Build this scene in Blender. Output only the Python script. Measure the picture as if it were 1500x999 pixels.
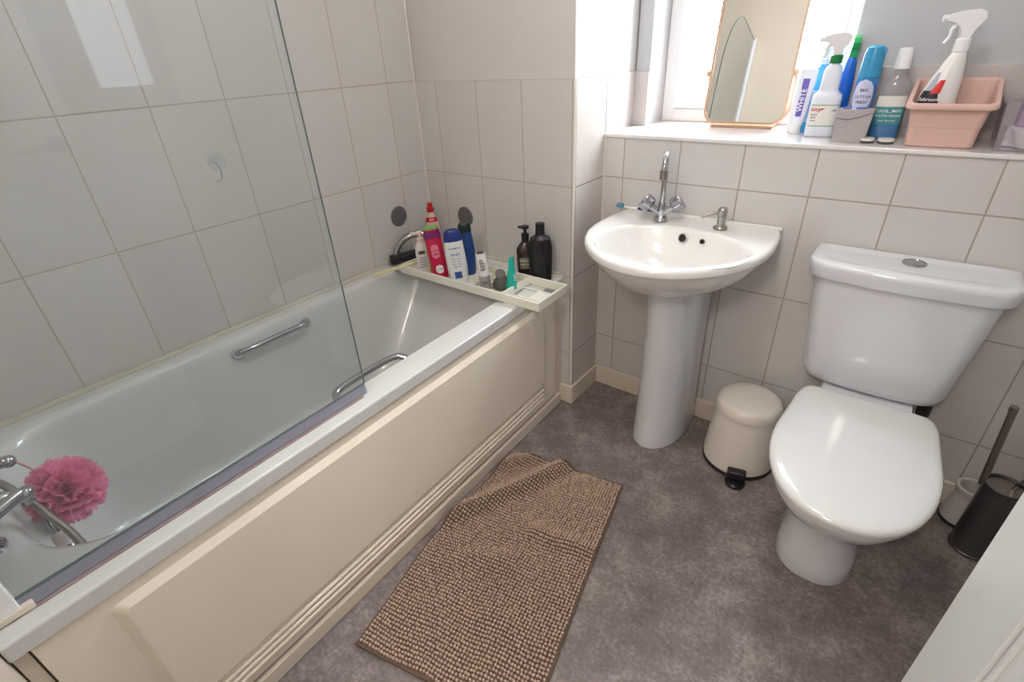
import bpy, bmesh, math, random
from mathutils import Vector, Matrix, noise
PI = math.pi
random.seed(7)
for o in list(bpy.data.objects): bpy.data.objects.remove(o)
S = bpy.context.scene
COL = S.collection

# ------------------------------------------------------------------ camera
cam = bpy.data.cameras.new('camera'); camo = bpy.data.objects.new('camera', cam); COL.objects.link(camo)
RM = Matrix(((0.796404, -0.270248, 0.541024), (0.603025, 0.422674, -0.67654), (-0.045844, 0.865051, 0.499586)))
camo.matrix_world = Matrix.Translation((0.8956, -1.7073, 1.3152)) @ RM.to_4x4()
cam.lens = 17.694; cam.sensor_width = 36; cam.clip_start = 0.02; cam.clip_end = 50
S.camera = camo
# ------------------------------------------------------------------ world and exposure
W = bpy.data.worlds.new('sky'); S.world = W; W.use_nodes = True
bg = W.node_tree.nodes['Background']; bg.inputs[0].default_value = (0.90, 0.95, 1.0, 1); bg.inputs[1].default_value = 14.0
S.view_settings.view_transform = 'Standard'; S.view_settings.look = 'None'
S.view_settings.gamma = 1; S.view_settings.use_curve_mapping = False
S.view_settings.exposure = 0.28

def light(name, kind, loc, energy, color=(1, 1, 1), size=0.1, sizey=None, target=None):
    l = bpy.data.lights.new(name, kind); l.energy = energy; l.color = color
    if kind == 'AREA':
        l.size = size
        if sizey: l.shape = 'RECTANGLE'; l.size_y = sizey
    else: l.shadow_soft_size = size
    o = bpy.data.objects.new(name, l); COL.objects.link(o); o.location = loc
    if target is not None:
        o.rotation_euler = (Vector(target) - Vector(loc)).to_track_quat('-Z', 'Y').to_euler()
    return o
# daylight outside the window (bright sky just beyond the panes)
light('window_daylight', 'AREA', (0.36, 0.75, 1.75), 60, (0.90, 0.95, 1.0), 0.7, 1.1, (0.36, -0.2, 1.2))
light('ceiling_fill', 'POINT', (0.55, -0.95, 2.12), 13, (1.0, 0.98, 0.96), 0.12)  # unseen ceiling source added as even fill
light('hall_bulb', 'POINT', (0.75, -2.45, 2.05), 31, (1.0, 0.92, 0.84), 0.12)

# ------------------------------------------------------------------ materials
def lin(c):
    return tuple(((x/255)/12.92 if x/255 <= .04045 else ((x/255+.055)/1.055)**2.4) for x in c) + (1,)
MATS = {}
def mat(name, rgb, rough=.4, metal=0, trans=0, coat=0, ior=1.5, alpha=1, nscale=0, ncol=None, bump=0, bscale=200, emit=None, estr=0, sss=0):
    if name in MATS: return MATS[name]
    m = bpy.data.materials.new(name); m.use_nodes = True; nt = m.node_tree; b = nt.nodes['Principled BSDF']
    b.inputs['Base Color'].default_value = lin(rgb); b.inputs['Roughness'].default_value = rough
    b.inputs['Metallic'].default_value = metal; b.inputs['Transmission Weight'].default_value = trans
    b.inputs['Coat Weight'].default_value = coat; b.inputs['IOR'].default_value = ior
    b.inputs['Coat Roughness'].default_value = .05
    b.inputs['Alpha'].default_value = alpha
    if emit: b.inputs['Emission Color'].default_value = lin(emit); b.inputs['Emission Strength'].default_value = estr
    tc = nt.nodes.new('ShaderNodeTexCoord')
    n = nt.nodes.new('ShaderNodeTexNoise'); n.inputs['Scale'].default_value = nscale or 6; n.inputs['Detail'].default_value = 5
    nt.links.new(tc.outputs['Object'], n.inputs['Vector'])
    mx = nt.nodes.new('ShaderNodeMix'); mx.data_type = 'RGBA'
    c2 = ncol or tuple(max(0, x*.965) for x in rgb)
    mx.inputs[6].default_value = lin(rgb); mx.inputs[7].default_value = lin(c2)
    nt.links.new(n.outputs['Fac'], mx.inputs[0]); nt.links.new(mx.outputs[2], b.inputs['Base Color'])
    if bump:
        n2 = nt.nodes.new('ShaderNodeTexNoise'); n2.inputs['Scale'].default_value = bscale; n2.inputs['Detail'].default_value = 3
        nt.links.new(tc.outputs['Object'], n2.inputs['Vector'])
        bp = nt.nodes.new('ShaderNodeBump'); bp.inputs['Strength'].default_value = bump; bp.inputs['Distance'].default_value = .001
        nt.links.new(n2.outputs['Fac'], bp.inputs['Height']); nt.links.new(bp.outputs[0], b.inputs['Normal'])
    MATS[name] = m; return m

def tile_mat(name, tile, grout, mortar=.0022):
    m = bpy.data.materials.new(name); m.use_nodes = True; nt = m.node_tree; b = nt.nodes['Principled BSDF']
    uv = nt.nodes.new('ShaderNodeUVMap'); uv.uv_map = 'UVMap'
    br = nt.nodes.new('ShaderNodeTexBrick'); br.offset = 0; br.squash = 1
    br.inputs['Scale'].default_value = 1; br.inputs['Mortar Size'].default_value = mortar
    br.inputs['Mortar Smooth'].default_value = .3; br.inputs['Brick Width'].default_value = .1989; br.inputs['Row Height'].default_value = .33
    br.inputs['Color1'].default_value = lin(tile); br.inputs['Color2'].default_value = lin(tuple(x*.975 for x in tile)); br.inputs['Mortar'].default_value = lin(grout)
    br.inputs['Bias'].default_value = 0
    nt.links.new(uv.outputs[0], br.inputs['Vector'])
    # grime varies along the grout
    tc = nt.nodes.new('ShaderNodeTexCoord'); n = nt.nodes.new('ShaderNodeTexNoise'); n.inputs['Scale'].default_value = 5
    nt.links.new(tc.outputs['Object'], n.inputs['Vector'])
    mx = nt.nodes.new('ShaderNodeMix'); mx.data_type = 'RGBA'; mx.blend_type = 'MULTIPLY'; mx.inputs[7].default_value = (.93, .91, .90, 1)
    nt.links.new(n.outputs['Fac'], mx.inputs[0]); nt.links.new(br.outputs['Color'], mx.inputs[6]); nt.links.new(mx.outputs[2], b.inputs['Base Color'])
    inv = nt.nodes.new('ShaderNodeMath'); inv.operation = 'SUBTRACT'; inv.inputs[0].default_value = 1; nt.links.new(br.outputs['Fac'], inv.inputs[1])
    bp = nt.nodes.new('ShaderNodeBump'); bp.inputs['Strength'].default_value = .5; bp.inputs['Distance'].default_value = .0012
    nt.links.new(inv.outputs[0], bp.inputs['Height']); nt.links.new(bp.outputs[0], b.inputs['Normal'])
    mr = nt.nodes.new('ShaderNodeMapRange'); mr.inputs[3].default_value = .28; mr.inputs[4].default_value = .8
    nt.links.new(br.outputs['Fac'], mr.inputs[0]); nt.links.new(mr.outputs[0], b.inputs['Roughness'])
    b.inputs['Specular IOR Level'].default_value = .35
    return m

def glass_mat(name, tint, haze=.03, hazecol=(200, 205, 203), rough=0.0):
    m = bpy.data.materials.new(name); m.use_nodes = True; nt = m.node_tree; nt.nodes.clear()
    out = nt.nodes.new('ShaderNodeOutputMaterial'); t = nt.nodes.new('ShaderNodeBsdfTransparent'); t.inputs[0].default_value = tint + (1,)
    g = nt.nodes.new('ShaderNodeBsdfGlossy'); g.inputs['Roughness'].default_value = rough
    d = nt.nodes.new('ShaderNodeBsdfDiffuse'); d.inputs[0].default_value = lin(hazecol)
    f = nt.nodes.new('ShaderNodeFresnel'); f.inputs[0].default_value = 1.5
    gb = nt.nodes.new('ShaderNodeNewGeometry'); mri = nt.nodes.new('ShaderNodeMapRange'); mri.inputs[3].default_value = 1.5; mri.inputs[4].default_value = 1/1.5
    nt.links.new(gb.outputs['Backfacing'], mri.inputs[0]); nt.links.new(mri.outputs[0], f.inputs[0])
    m1 = nt.nodes.new('ShaderNodeMixShader'); m2 = nt.nodes.new('ShaderNodeMixShader')
    geo = nt.nodes.new('ShaderNodeTexCoord'); n = nt.nodes.new('ShaderNodeTexNoise'); n.inputs['Scale'].default_value = 4; n.inputs['Detail'].default_value = 6
    nt.links.new(geo.outputs['Object'], n.inputs['Vector'])
    mr = nt.nodes.new('ShaderNodeMapRange'); mr.inputs[1].default_value = .3; mr.inputs[2].default_value = .75; mr.inputs[3].default_value = haze*.5; mr.inputs[4].default_value = haze*1.5
    nt.links.new(n.outputs['Fac'], mr.inputs[0]); nt.links.new(mr.outputs[0], m1.inputs[0])
    nt.links.new(t.outputs[0], m1.inputs[1]); nt.links.new(d.outputs[0], m1.inputs[2])
    nt.links.new(f.outputs[0], m2.inputs[0]); nt.links.new(m1.outputs[0], m2.inputs[1]); nt.links.new(g.outputs[0], m2.inputs[2])
    nt.links.new(m2.outputs[0], out.inputs[0]); return m

TILE = tile_mat('wall_tile', (212, 205, 200), (150, 138, 128))
TILE_B = tile_mat('wall_tile_window', (212, 209, 207), (168, 159, 152))
TILE_L = tile_mat('wall_tile_bath', (210, 206, 203), (182, 171, 158), .0020)
PAINT = mat('wall_paint', (208, 203, 200), .8, bump=.1, bscale=120)
PAINT_R = mat('wall_paint_cool', (190, 192, 196), .8)
CEIL = mat('ceiling_paint', (235, 232, 228), .9)
WHITE = mat('white_ceramic', (226, 228, 233), .12, coat=.5)
BASINW = mat('basin_ceramic', (238, 236, 233), .12, coat=.5)
ACRYL = mat('bath_acrylic', (216, 216, 214), .22, coat=.4)
PANEL = mat('panel_cream', (243, 233, 217), .22, coat=.35)
CREAM = mat('cream_tile_trim', (224, 212, 196), .45)
UPVC = mat('white_upvc', (240, 240, 242), .35)
GLOSSW = mat('white_gloss_paint', (222, 222, 221), .4)
CHROME = mat('chrome', (192, 193, 198), .14, 1, ncol=(168, 168, 174))
CHROME2 = mat('brushed_steel', (165, 160, 155), .3, 1)
SEAL = mat('bath_sealant', (206, 200, 184), .5, nscale=30, ncol=(188, 180, 160))
BLACK = mat('black_plastic', (26, 26, 30), .35)
DARK = mat('dark_grey_plastic', (78, 76, 76), .55)
CREAMP = mat('cream_enamel', (230, 223, 213), .38, coat=.2)

def floor_mat():
    m = bpy.data.materials.new('floor_vinyl'); m.use_nodes = True; nt = m.node_tree; b = nt.nodes['Principled BSDF']
    tc = nt.nodes.new('ShaderNodeTexCoord')
    def nz(s, d, r=.6):
        n = nt.nodes.new('ShaderNodeTexNoise'); n.inputs['Scale'].default_value = s; n.inputs['Detail'].default_value = d; n.inputs['Roughness'].default_value = r
        nt.links.new(tc.outputs['Object'], n.inputs['Vector']); return n
    a = nz(7, 12, .78); c = nz(90, 4, .7); e = nz(2.2, 3)
    add = nt.nodes.new('ShaderNodeMath'); add.operation = 'MULTIPLY_ADD'; add.inputs[1].default_value = .55
    nt.links.new(c.outputs['Fac'], add.inputs[0]); nt.links.new(a.outputs['Fac'], add.inputs[2])
    cr = nt.nodes.new('ShaderNodeValToRGB'); el = cr.color_ramp.elements
    el[0].position = .58; el[0].color = lin((104, 95, 95)); el[1].position = 1.0; el[1].color = lin((186, 177, 174))
    x = el.new(.78); x.color = lin((137, 127, 126))
    nt.links.new(add.outputs[0], cr.inputs[0])
    mx = nt.nodes.new('ShaderNodeMix'); mx.data_type = 'RGBA'; mx.blend_type = 'MULTIPLY'; mx.inputs[7].default_value = (.80, .76, .73, 1)
    nt.links.new(e.outputs['Fac'], mx.inputs[0]); nt.links.new(cr.outputs[0], mx.inputs[6]); nt.links.new(mx.outputs[2], b.inputs['Base Color'])
    b.inputs['Roughness'].default_value = .48
    bp = nt.nodes.new('ShaderNodeBump'); bp.inputs['Strength'].default_value = .25; bp.inputs['Distance'].default_value = .001
    nt.links.new(c.outputs['Fac'], bp.inputs['Height']); nt.links.new(bp.outputs[0], b.inputs['Normal'])
    return m
FLOOR = floor_mat()

# ------------------------------------------------------------------ mesh helpers
def finish(name, bm, m, parent=None, smooth=35, mats=None, offset=None, doubles=True):
    if offset is not None: bmesh.ops.translate(bm, verts=bm.verts, vec=-Vector(offset))
    if doubles: bmesh.ops.remove_doubles(bm, verts=bm.verts, dist=1e-5)
    if doubles: bmesh.ops.recalc_face_normals(bm, faces=bm.faces)
    me = bpy.data.meshes.new(name); bm.to_mesh(me); bm.free()
    for mm in (mats or [m]): me.materials.append(mm)
    if smooth:
        for p in me.polygons: p.use_smooth = True
        me.set_sharp_from_angle(angle=math.radians(smooth))
    o = bpy.data.objects.new(name, me); COL.objects.link(o)
    if parent is not None: o.parent = parent
    if smooth and doubles:
        w = o.modifiers.new('wn', 'WEIGHTED_NORMAL'); w.keep_sharp = True; w.weight = 60
    return o
def tag(o, label=None, cat=None, group=None, kind=None):
    if label: o['label'] = label
    if cat: o['category'] = cat
    if group: o['group'] = group
    if kind: o['kind'] = kind
    return o
def thing(name, label, cat, loc=(0, 0, 0), rot=(0, 0, 0), group=None):
    o = bpy.data.objects.new(name, None); COL.objects.link(o); o.location = loc; o.rotation_euler = rot; o.empty_display_size = .05
    return tag(o, label, cat, group)
def box(bm, lo, hi, bev=0, seg=2):
    vs = [bm.verts.new((x, y, z)) for x in (lo[0], hi[0]) for y in (lo[1], hi[1]) for z in (lo[2], hi[2])]
    F = [(0, 1, 3, 2), (4, 6, 7, 5), (0, 4, 5, 1), (2, 3, 7, 6), (0, 2, 6, 4), (1, 5, 7, 3)]
    fs = [bm.faces.new([vs[i] for i in f]) for f in F]
    if bev:
        es = list({e for f in fs for e in f.edges})
        bmesh.ops.bevel(bm, geom=es, offset=bev, segments=seg, profile=.5, affect='EDGES')
    return fs
def loft(bm, rings, cap0=True, cap1=True, closed=True):
    R = [[bm.verts.new(p) for p in r] for r in rings]
    n = len(R[0])
    for a, b in zip(R, R[1:]):
        for i in range(n if closed else n-1):
            j = (i+1) % n
            try: bm.faces.new((a[i], a[j], b[j], b[i]))
            except ValueError: pass
    if cap0: bm.faces.new(list(reversed(R[0])))
    if cap1: bm.faces.new(R[-1])
    return R
def lathe(bm, prof, seg=32, c=(0, 0), cap0=True, cap1=True):
    rings = [[(c[0]+r*math.cos(2*PI*i/seg), c[1]+r*math.sin(2*PI*i/seg), z) for i in range(seg)] for r, z in prof]
    return loft(bm, rings, cap0, cap1)
def tube(bm, pts, rad, seg=12, cap=True):
    pts = [Vector(p) for p in pts]; rings = []
    rr = rad if isinstance(rad, (list, tuple)) else [rad]*len(pts)
    up = None
    for i, p in enumerate(pts):
        d = (pts[min(i+1, len(pts)-1)]-pts[max(i-1, 0)]).normalized()
        if up is None: up = Vector((0, 0, 1)) if abs(d.z) < .9 else Vector((1, 0, 0))
        s = d.cross(up).normalized(); up = s.cross(d).normalized()
        rings.append([tuple(p+rr[i]*(math.cos(2*PI*k/seg)*s+math.sin(2*PI*k/seg)*up)) for k in range(seg)])
    return loft(bm, rings, cap, cap)
def smooth_path(pts, n=8):
    P = [Vector(p) for p in pts]; out = []
    for i in range(len(P)-1):
        a, b, c, d = P[max(i-1, 0)], P[i], P[i+1], P[min(i+2, len(P)-1)]
        for k in range(n):
            t = k/n
            out.append(.5*((2*b)+(c-a)*t+(2*a-5*b+4*c-d)*t*t+(3*b-a-3*c+d)*t**3))
    out.append(P[-1]); return out
def rrect(x0, x1, y0, y1, r, z, n=8):
    rs = r if isinstance(r, (tuple, list)) else (r,)*4   # corners: (x1,y1) (x0,y1) (x0,y0) (x1,y0)
    out = []
    for (cx, cy, sx, sy, a0), q in zip(((x1, y1, -1, -1, 0), (x0, y1, 1, -1, PI/2), (x0, y0, 1, 1, PI), (x1, y0, -1, 1, 1.5*PI)), rs):
        for k in range(n+1):
            a = a0+PI/2*k/n
            out.append((cx+sx*q+q*math.cos(a), cy+sy*q+q*math.sin(a), z))
    return out
def prism(bm, outline, axis, a, b, bev=0):
    """extrude a 2D outline along axis ('x': outline is (y,z); 'y': (x,z); 'z': (x,y))"""
    def P(p, t): return (t, p[0], p[1]) if axis == 'x' else (p[0], t, p[1]) if axis == 'y' else (p[0], p[1], t)
    R = loft(bm, [[P(p, a) for p in outline], [P(p, b) for p in outline]])
    if bev:
        es = [e for r in R for v in r for e in v.link_edges if e.other_vert(v) in r]
        bmesh.ops.bevel(bm, geom=list(set(es)), offset=bev, segments=2, profile=.5, affect='EDGES')
def setuv(o, fn, matfn=None):
    me = o.data; uv = me.uv_layers.new(name='UVMap')
    for p in me.polygons:
        for li in p.loop_indices:
            uv.data[li].uv = fn(me.vertices[me.loops[li].vertex_index].co, p.normal)
        if matfn: p.material_index = matfn(p.center, p.normal)
def new(): return bmesh.new()

# ------------------------------------------------------------------ the room
YE = -.2076; XL = -.7153; XR = 1.62; YN = -1.86; YB = .22; YW = .42; ZC = 2.4; ZA = .9016; SILL = 1.048; ZT = 1.2316
def struct(o): o['kind'] = 'structure'; return o
b = new(); box(b, (XL-.1, -3.3, -.06), (XR+.1, YW, 0)); struct(finish('floor', b, FLOOR, smooth=0))
b = new(); box(b, (XL-.1, -3.3, ZC), (XR+.1, YW, ZC+.06)); struct(finish('ceiling', b, CEIL, smooth=0))
def uvw(co, n):
    if abs(n.x) > .7:
        if co.x < -.5: return (co.y+.3436+20*.1989, co.z-ZA+10*.33)           # left wall
        return (co.y+.0+.1989*10, co.z-ZA+10*.33)                              # stub side face: one tile wide, no joints
    if co.y < -.1: return (co.x+.6066+20*.1989, co.z-ZA+10*.33)                # end wall of the bath
    return (co.x-.0776+20*.1989, co.z-ZA+10*.33)
b = new(); box(b, (XL-.1, -3.3, 0), (XL, YW, ZC)); o = struct(finish('wall_left', b, TILE_L, smooth=0)); setuv(o, uvw)
# stub wall at the foot of the bath: tiled to ZT, painted above
b = new(); box(b, (XL, YE, 0), (0, YB+.2, ZT)); box(b, (XL, YE+.006, ZT), (-.006, YB+.2, ZC))
o = struct(finish('wall_end', b, TILE, smooth=0, mats=[TILE, PAINT, TILE_L]))
setuv(o, uvw, lambda c, n: 1 if c.z > ZT+.001 or n.z > .5 else (2 if n.y < -.5 else 0))
# window wall: boxed lower part with tiles, set back painted wall with the opening above
WX0, WX1, WZ1 = .052, .667, 2.08
b = new()
box(b, (0, 0, 0), (XR, YW, SILL-.012))
box(b, (0, YB, SILL-.012), (WX0, YW, ZC)); box(b, (WX1, YB, SILL-.012), (XR, YW, ZC)); box(b, (WX0, YB, WZ1), (WX1, YW, ZC))
o = struct(finish('wall_back', b, TILE_B, smooth=0, mats=[TILE_B, PAINT_R], doubles=False)); setuv(o, uvw, lambda c, n: 0 if c.z < SILL else 1)
# tiled upstand behind the sill, left and right of the window
b = new(); box(b, (WX1, YB-.008, SILL), (XR, YB, 1.228), .0015); box(b, (0, YB-.008, SILL), (WX0, YB, 1.228), .0015); box(b, (0, YE+.2076, SILL), (.0012, YB-.008, 1.228))
struct(finish('trim_1', b, mat('upstand_tile_shaded', (196, 188, 186), .3), smooth=0))  # tile tone darkened to carry the shade on this strip
# window sill
b = new(); box(b, (0, -.006, SILL-.012), (XR, YB, SILL), .003); box(b, (WX0, YB-.002, SILL-.012), (WX1, .385, SILL), .001)
struct(finish('trim_2', b, mat('sill_tile', (232, 228, 226), .15, coat=.3)))
# corner trims of white plastic
b = new(); tube(b, [(-.003, YE+.003, .087), (-.003, YE+.003, ZT)], .005, 8); struct(finish('trim_3', b, mat('tile_edge_trim', (232, 224, 216), .4)))
b = new(); tube(b, [(XL+.002, YE-.002, .58), (XL+.002, YE-.002, ZC)], .003, 6); struct(finish('trim_4', b, MATS['tile_edge_trim']))
b = new(); tube(b, [(.002, -.002, .09), (.002, -.002, SILL-.01)], .0022, 6); struct(finish('trim_5', b, MATS['tile_edge_trim']))
# right wall, near wall with the doorway, hall behind
b = new(); box(b, (XR, -3.3, 0), (XR+.1, YW, ZC)); struct(finish('wall_right', b, PAINT, smooth=0))
DX0, DX1, DZ = .30, 1.09, 2.02
b = new(); box(b, (XL, YN-.1, 0), (DX0, YN, ZC)); box(b, (DX1, YN-.1, 0), (XR, YN, ZC)); box(b, (DX0, YN-.1, DZ), (DX1, YN, ZC))
struct(finish('wall_near', b, mat('near_wall_paint', (214, 200, 184), .8), smooth=0))
b = new(); box(b, (XL-.1, -3.4, 0), (XR+.1, -3.3, ZC)); struct(finish('wall_hall', b, PAINT, smooth=0))
# skirting tiles with a rounded top
def skirt(name, lo, hi):
    b = new(); box(b, lo, hi, .004, 3); struct(finish(name, b, CREAM))
skirt('baseboard_back', (.0, -.012, 0), (XR, 0, .087)); skirt('baseboard_side', (0, YE-.012, 0), (.012, -.0, .087))
skirt('baseboard_end', (-.05, YE-.012, 0), (.0, YE, .087)); skirt('baseboard_right', (XR-.012, YN, 0), (XR, -.012, .087))

# window: outer frame, sash, glazing
b = new()
fy0, fy1 = .345, .415
def frame_rect(b, x0, x1, z0, z1, w, y0, y1, bev=.004):
    box(b, (x0, y0, z0), (x0+w, y1, z1), bev); box(b, (x1-w, y0, z0), (x1, y1, z1), bev)
    box(b, (x0+w-.002, y0+.0008, z0), (x1-w+.002, y1-.0008, z0+w), bev); box(b, (x0+w-.002, y0+.0008, z1-w), (x1-w+.002, y1-.0008, z1), bev)
frame_rect(b, WX0, WX1, SILL, WZ1, .045, .365, YW-.005)
win = struct(finish('window_1', b, UPVC))
b = new(); frame_rect(b, WX0+.047, .349, SILL+.047, WZ1-.047, .048, .35, .40); frame_rect(b, .351, WX1-.047, SILL+.047, WZ1-.047, .048, .35, .40)
o = finish('sash', b, UPVC, win)
b = new(); box(b, (WX0+.09, .385, SILL+.09), (.305, .389, WZ1-.09)); box(b, (.395, .385, SILL+.09), (WX1-.09, .389, WZ1-.09))
finish('pane', b, glass_mat('window_glass', (.97, .98, .98), 0.0), win, smooth=0)

# door leaf standing open into the room on the right
door = thing('door_1', None, None, (1.065, YN+.005, 0)); door['kind'] = 'structure'
b = new(); Y0, Y1 = 0, .713
box(b, (0, Y0, .008), (.036, Y1, 1.98), .002)
finish('door_leaf', b, GLOSSW, door)
b = new()
for z0, z1 in ((.14, .56), (.80, 1.10), (1.22, 1.84)):
    zz = (z0, z1)
    for (y0, y1) in ((.14, .338), (.375, .573)):
        for w, t in ((0, .004), (.014, .0025)):
            frame_rect_pts = [((y0+w, z0+w), (y1-w, z1-w))]
            (a0, c0), (a1, c1) = frame_rect_pts[0]
            for lo, hi in (((-t, a0, c0), (0, a0+.006, c1)), ((-t, a1-.006, c0), (0, a1, c1)), ((-t, a0, c0), (0, a1, c0+.006)), ((-t, a0, c1-.006), (0, a1, c1))):
                box(b, lo, hi)
finish('moulding', b, GLOSSW, door)
b = new(); lathe(b, [(.024, 0), (.024, .006), (.009, .01), (.009, .04)], 20)
bmesh.ops.rotate(b, verts=b.verts, cent=(0, 0, 0), matrix=Matrix.Rotation(-PI/2, 3, 'Y')); bmesh.ops.translate(b, verts=b.verts, vec=(0, .65, 1.13))
tube(b, [(-.036, .655, 1.13), (-.04, .60, 1.13), (-.038, .53, 1.125)], [.009, .009, .007], 10)
finish('door_handle', b, CHROME, door)
# door frame
b = new(); box(b, (DX0-.06, YN, 0), (DX0, YN+.016, DZ+.06), .003); box(b, (DX0, YN-.1, 0), (DX0+.02, YN+.01, DZ)); box(b, (DX0-.06, YN, DZ), (DX1+.03, YN+.016, DZ+.06), .003); box(b, (DX1-.008, YN-.1, 0), (DX1, YN-.03, DZ))
struct(finish('trim_6', b, GLOSSW))

# ------------------------------------------------------------------ bathtub
def skew(v):
    k = (v[0]-XL)/(-XL)
    return (v[0]+k*(-.035+.025*(YE-v[1])), v[1], v[2])
bath = thing('bathtub', 'white acrylic bathtub with cream side panel along the tiled wall', 'bathtub', (-.36, -1.03, 0))
BO = (-.36, -1.03, 0)
def bskew(b):
    for v in b.verts: v.co = skew(v.co)
ZB = .577
b = new(); g = .0015
rings = [rrect(XL+g, -.012, YN+g, YE-g, .004, .541), rrect(XL+g, 0, YN+g, YE-g, .006, .5425), rrect(XL+g, 0, YN+g, YE-g, .006, .5705),
         rrect(XL+g, -.002, YN+g, YE-g, .008, .5748), rrect(XL+g, -.006, YN+g, YE-g, .01, ZB),
         rrect(XL+.045, -.044, -1.80, -.33, (.10, .10, .12, .14), ZB),
         rrect(XL+.050, -.056, -1.792, -.345, (.11, .11, .13, .15), .5745),
         rrect(XL+.062, -.092, -1.785, -.36, (.12, .12, .14, .16), .5725),
         rrect(XL+.068, -.102, -1.775, -.375, (.12, .12, .14, .16), .566),
         rrect(XL+.075, -.110, -1.768, -.39, (.12, .12, .14, .16), .548),
         rrect(XL+.083, -.118, -1.755, -.43, (.12, .12, .14, .16), .48),
         rrect(XL+.095, -.128, -1.74, -.52, (.12, .12, .14, .16), .36),
         rrect(XL+.112, -.143, -1.715, -.60, (.12, .12, .14, .16), .25),
         rrect(XL+.135, -.163, -1.69, -.66, (.12, .12, .14, .15), .212),
         rrect(XL+.175, -.20, -1.65, -.72, (.10, .10, .12, .12), .198)]
loft(b, rings, cap0=False); bskew(b)
finish('tub', b, ACRYL, bath, offset=BO, smooth=40)
# side panel: flat sheet, raised field with rounded corner, three ribs
b = new()
X0 = -.007
box(b, (X0-.02, -1.835, .064), (X0, YE-.055, .5375), .004)
def field(inset, z_in=0):
    y0, y1, z0, z1 = -1.735+inset, -.345-inset, .155+inset, .512-inset
    out = []
    for cy, cz, a0, rr in ((y1, z1, 0, .085), (y0, z1, PI/2, .012), (y0, z0, PI, .012), (y1, z0, 1.5*PI, .03)):
        sy = -1 if cy == y1 else 1; sz = -1 if cz == z1 else 1
        for k in range(9):
            a = a0+PI/2*k/8; out.append((cy+sy*rr+rr*math.cos(a), cz+sz*rr+rr*math.sin(a)))
    return out
loft(b, [[(X0-.001, y, z) for y, z in field(0)], [(X0+.0005, y, z) for y, z in field(.0008)], [(X0+.0105, y, z) for y, z in field(.015)], [(X0+.0115, y, z) for y, z in field(.0175)], [(X0+.0115, y, z) for y, z in field(.05)]], cap0=False)
for zc in (.139, .119, .099):
    n = 8; loft(b, [[(X0-.001+.0085*math.sin(PI*k/n), y, zc-.0075*math.cos(PI*k/n)) for k in range(n+1)]for y in (-1.76, -.36)], closed=True)
bskew(b); finish('side_panel', b, PANEL, bath, offset=BO, smooth=22)
b = new(); box(b, (-.03, -1.85, .002), (-.001, -.235, .050), .003); bskew(b); tag(finish('plinth', b, CREAM, bath, offset=BO))
b = new(); box(b, (-.075, YE-.052, 0.001), (-.012, YE-.001, .539), .002); bskew(b); finish('end_post', b, CREAM, bath, offset=BO)
b = new(); box(b, (-.08, YN+.002, 0.001), (-.014, -1.838, .539), .002); bskew(b); finish('end_post', b, CREAM, bath, offset=BO)
b = new()   # sealant bead along the tiled walls
tube(b, [(XL+.004, y, ZB+.003) for y in (YN+.01, -1.2, -.6, YE-.006)], .0085, 8); bmesh.ops.translate(b, verts=b.verts, vec=(.006, 0, 0)); tube(b, [(x, YE-.004, ZB+.003) for x in (XL+.01, -.4, -.05)], .0075, 8)
finish('sealant', b, SEAL, bath, offset=BO)
for xc, sgn, ya, yb in ((XL+.078, 1, -1.175, -.93), (-.122, -1, -1.16, -.91)):
    b = new(); zz = .538 if sgn > 0 else .545
    x1 = xc+sgn*.035
    tube(b, smooth_path([(xc-sgn*.008, ya, zz-.012), (xc+sgn*.014, ya+.004, zz), (x1, ya+.03, zz+.006), (x1+sgn*.004, (ya+yb)/2, zz+.008), (x1, yb-.03, zz+.006), (xc+sgn*.014, yb-.004, zz), (xc-sgn*.008, yb, zz-.012)], 6), .0095, 14)
    for yy in (ya, yb):
        tube(b, [(xc-sgn*.012, yy, zz-.014), (xc+sgn*.004, yy, zz-.006)], .017, 16)
    bskew(b); finish('grab_handle', b, CHROME, bath, offset=BO)
b = new(); lathe(b, [(.028, 0), (.03, .004), (.012, .008)], 24); bmesh.ops.rotate(b, verts=b.verts, cent=(0, 0, 0), matrix=Matrix.Rotation(-PI/2, 3, 'X')); bmesh.ops.translate(b, verts=b.verts, vec=(-.44, -1.745, .44))
finish('overflow', b, CHROME, bath, offset=BO)

# ------------------------------------------------------------------ glass bath screen
def sx(y): return skew((-.052, y, 0))[0]
scr = thing('bath_screen', 'clear frameless glass bath screen with rounded top corner', 'bath screen', (sx(-1.4), -1.4, ZB))
SO = (sx(-1.4), -1.4, ZB)
b = new()
ol = [(-1.822, .604)]+[(-1.115, .604)]+[(-1.115, 1.62)]
for k in range(1, 17):
    a = PI/2*k/16; ol.append((-1.115-.33*(1-math.cos(a)), 1.62+.36*math.sin(a)))
ol.append((-1.822, 1.98))
loft(b, [[(sx(y)-.003, y, z) for y, z in ol], [(sx(y)+.003, y, z) for y, z in ol]])
GL = glass_mat('screen_glass', (.950, .973, .975), .04, (196, 208, 214))
GE = mat('glass_edge', (92, 112, 110), .2)
o = finish('pane', b, GL, scr, offset=SO, smooth=0, mats=[GL, GE])
for p in o.data.polygons:
    if abs(p.normal.x) < .5: p.material_index = 1
b = new()
loft(b, [[(sx(y)+dx, y, z) for dx, z in ((-.006, .587), (-.009, .580), (-.0035, .582), (.0035, .582), (.008, .580), (.006, .587), (.0045, .602), (-.0045, .602))] for y in (-1.815, -1.118)])
finish('bottom_seal', b, mat('clear_grey_seal', (140, 140, 154), .25), scr, offset=SO)
b = new()
loft(b, [[(sx(y)+dx, y, z) for dx, z in ((.0095, .5774), (.0095, .5800), (.0155, .5797), (.0155, .5774))] for y in (-1.80, -1.135)])
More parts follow.
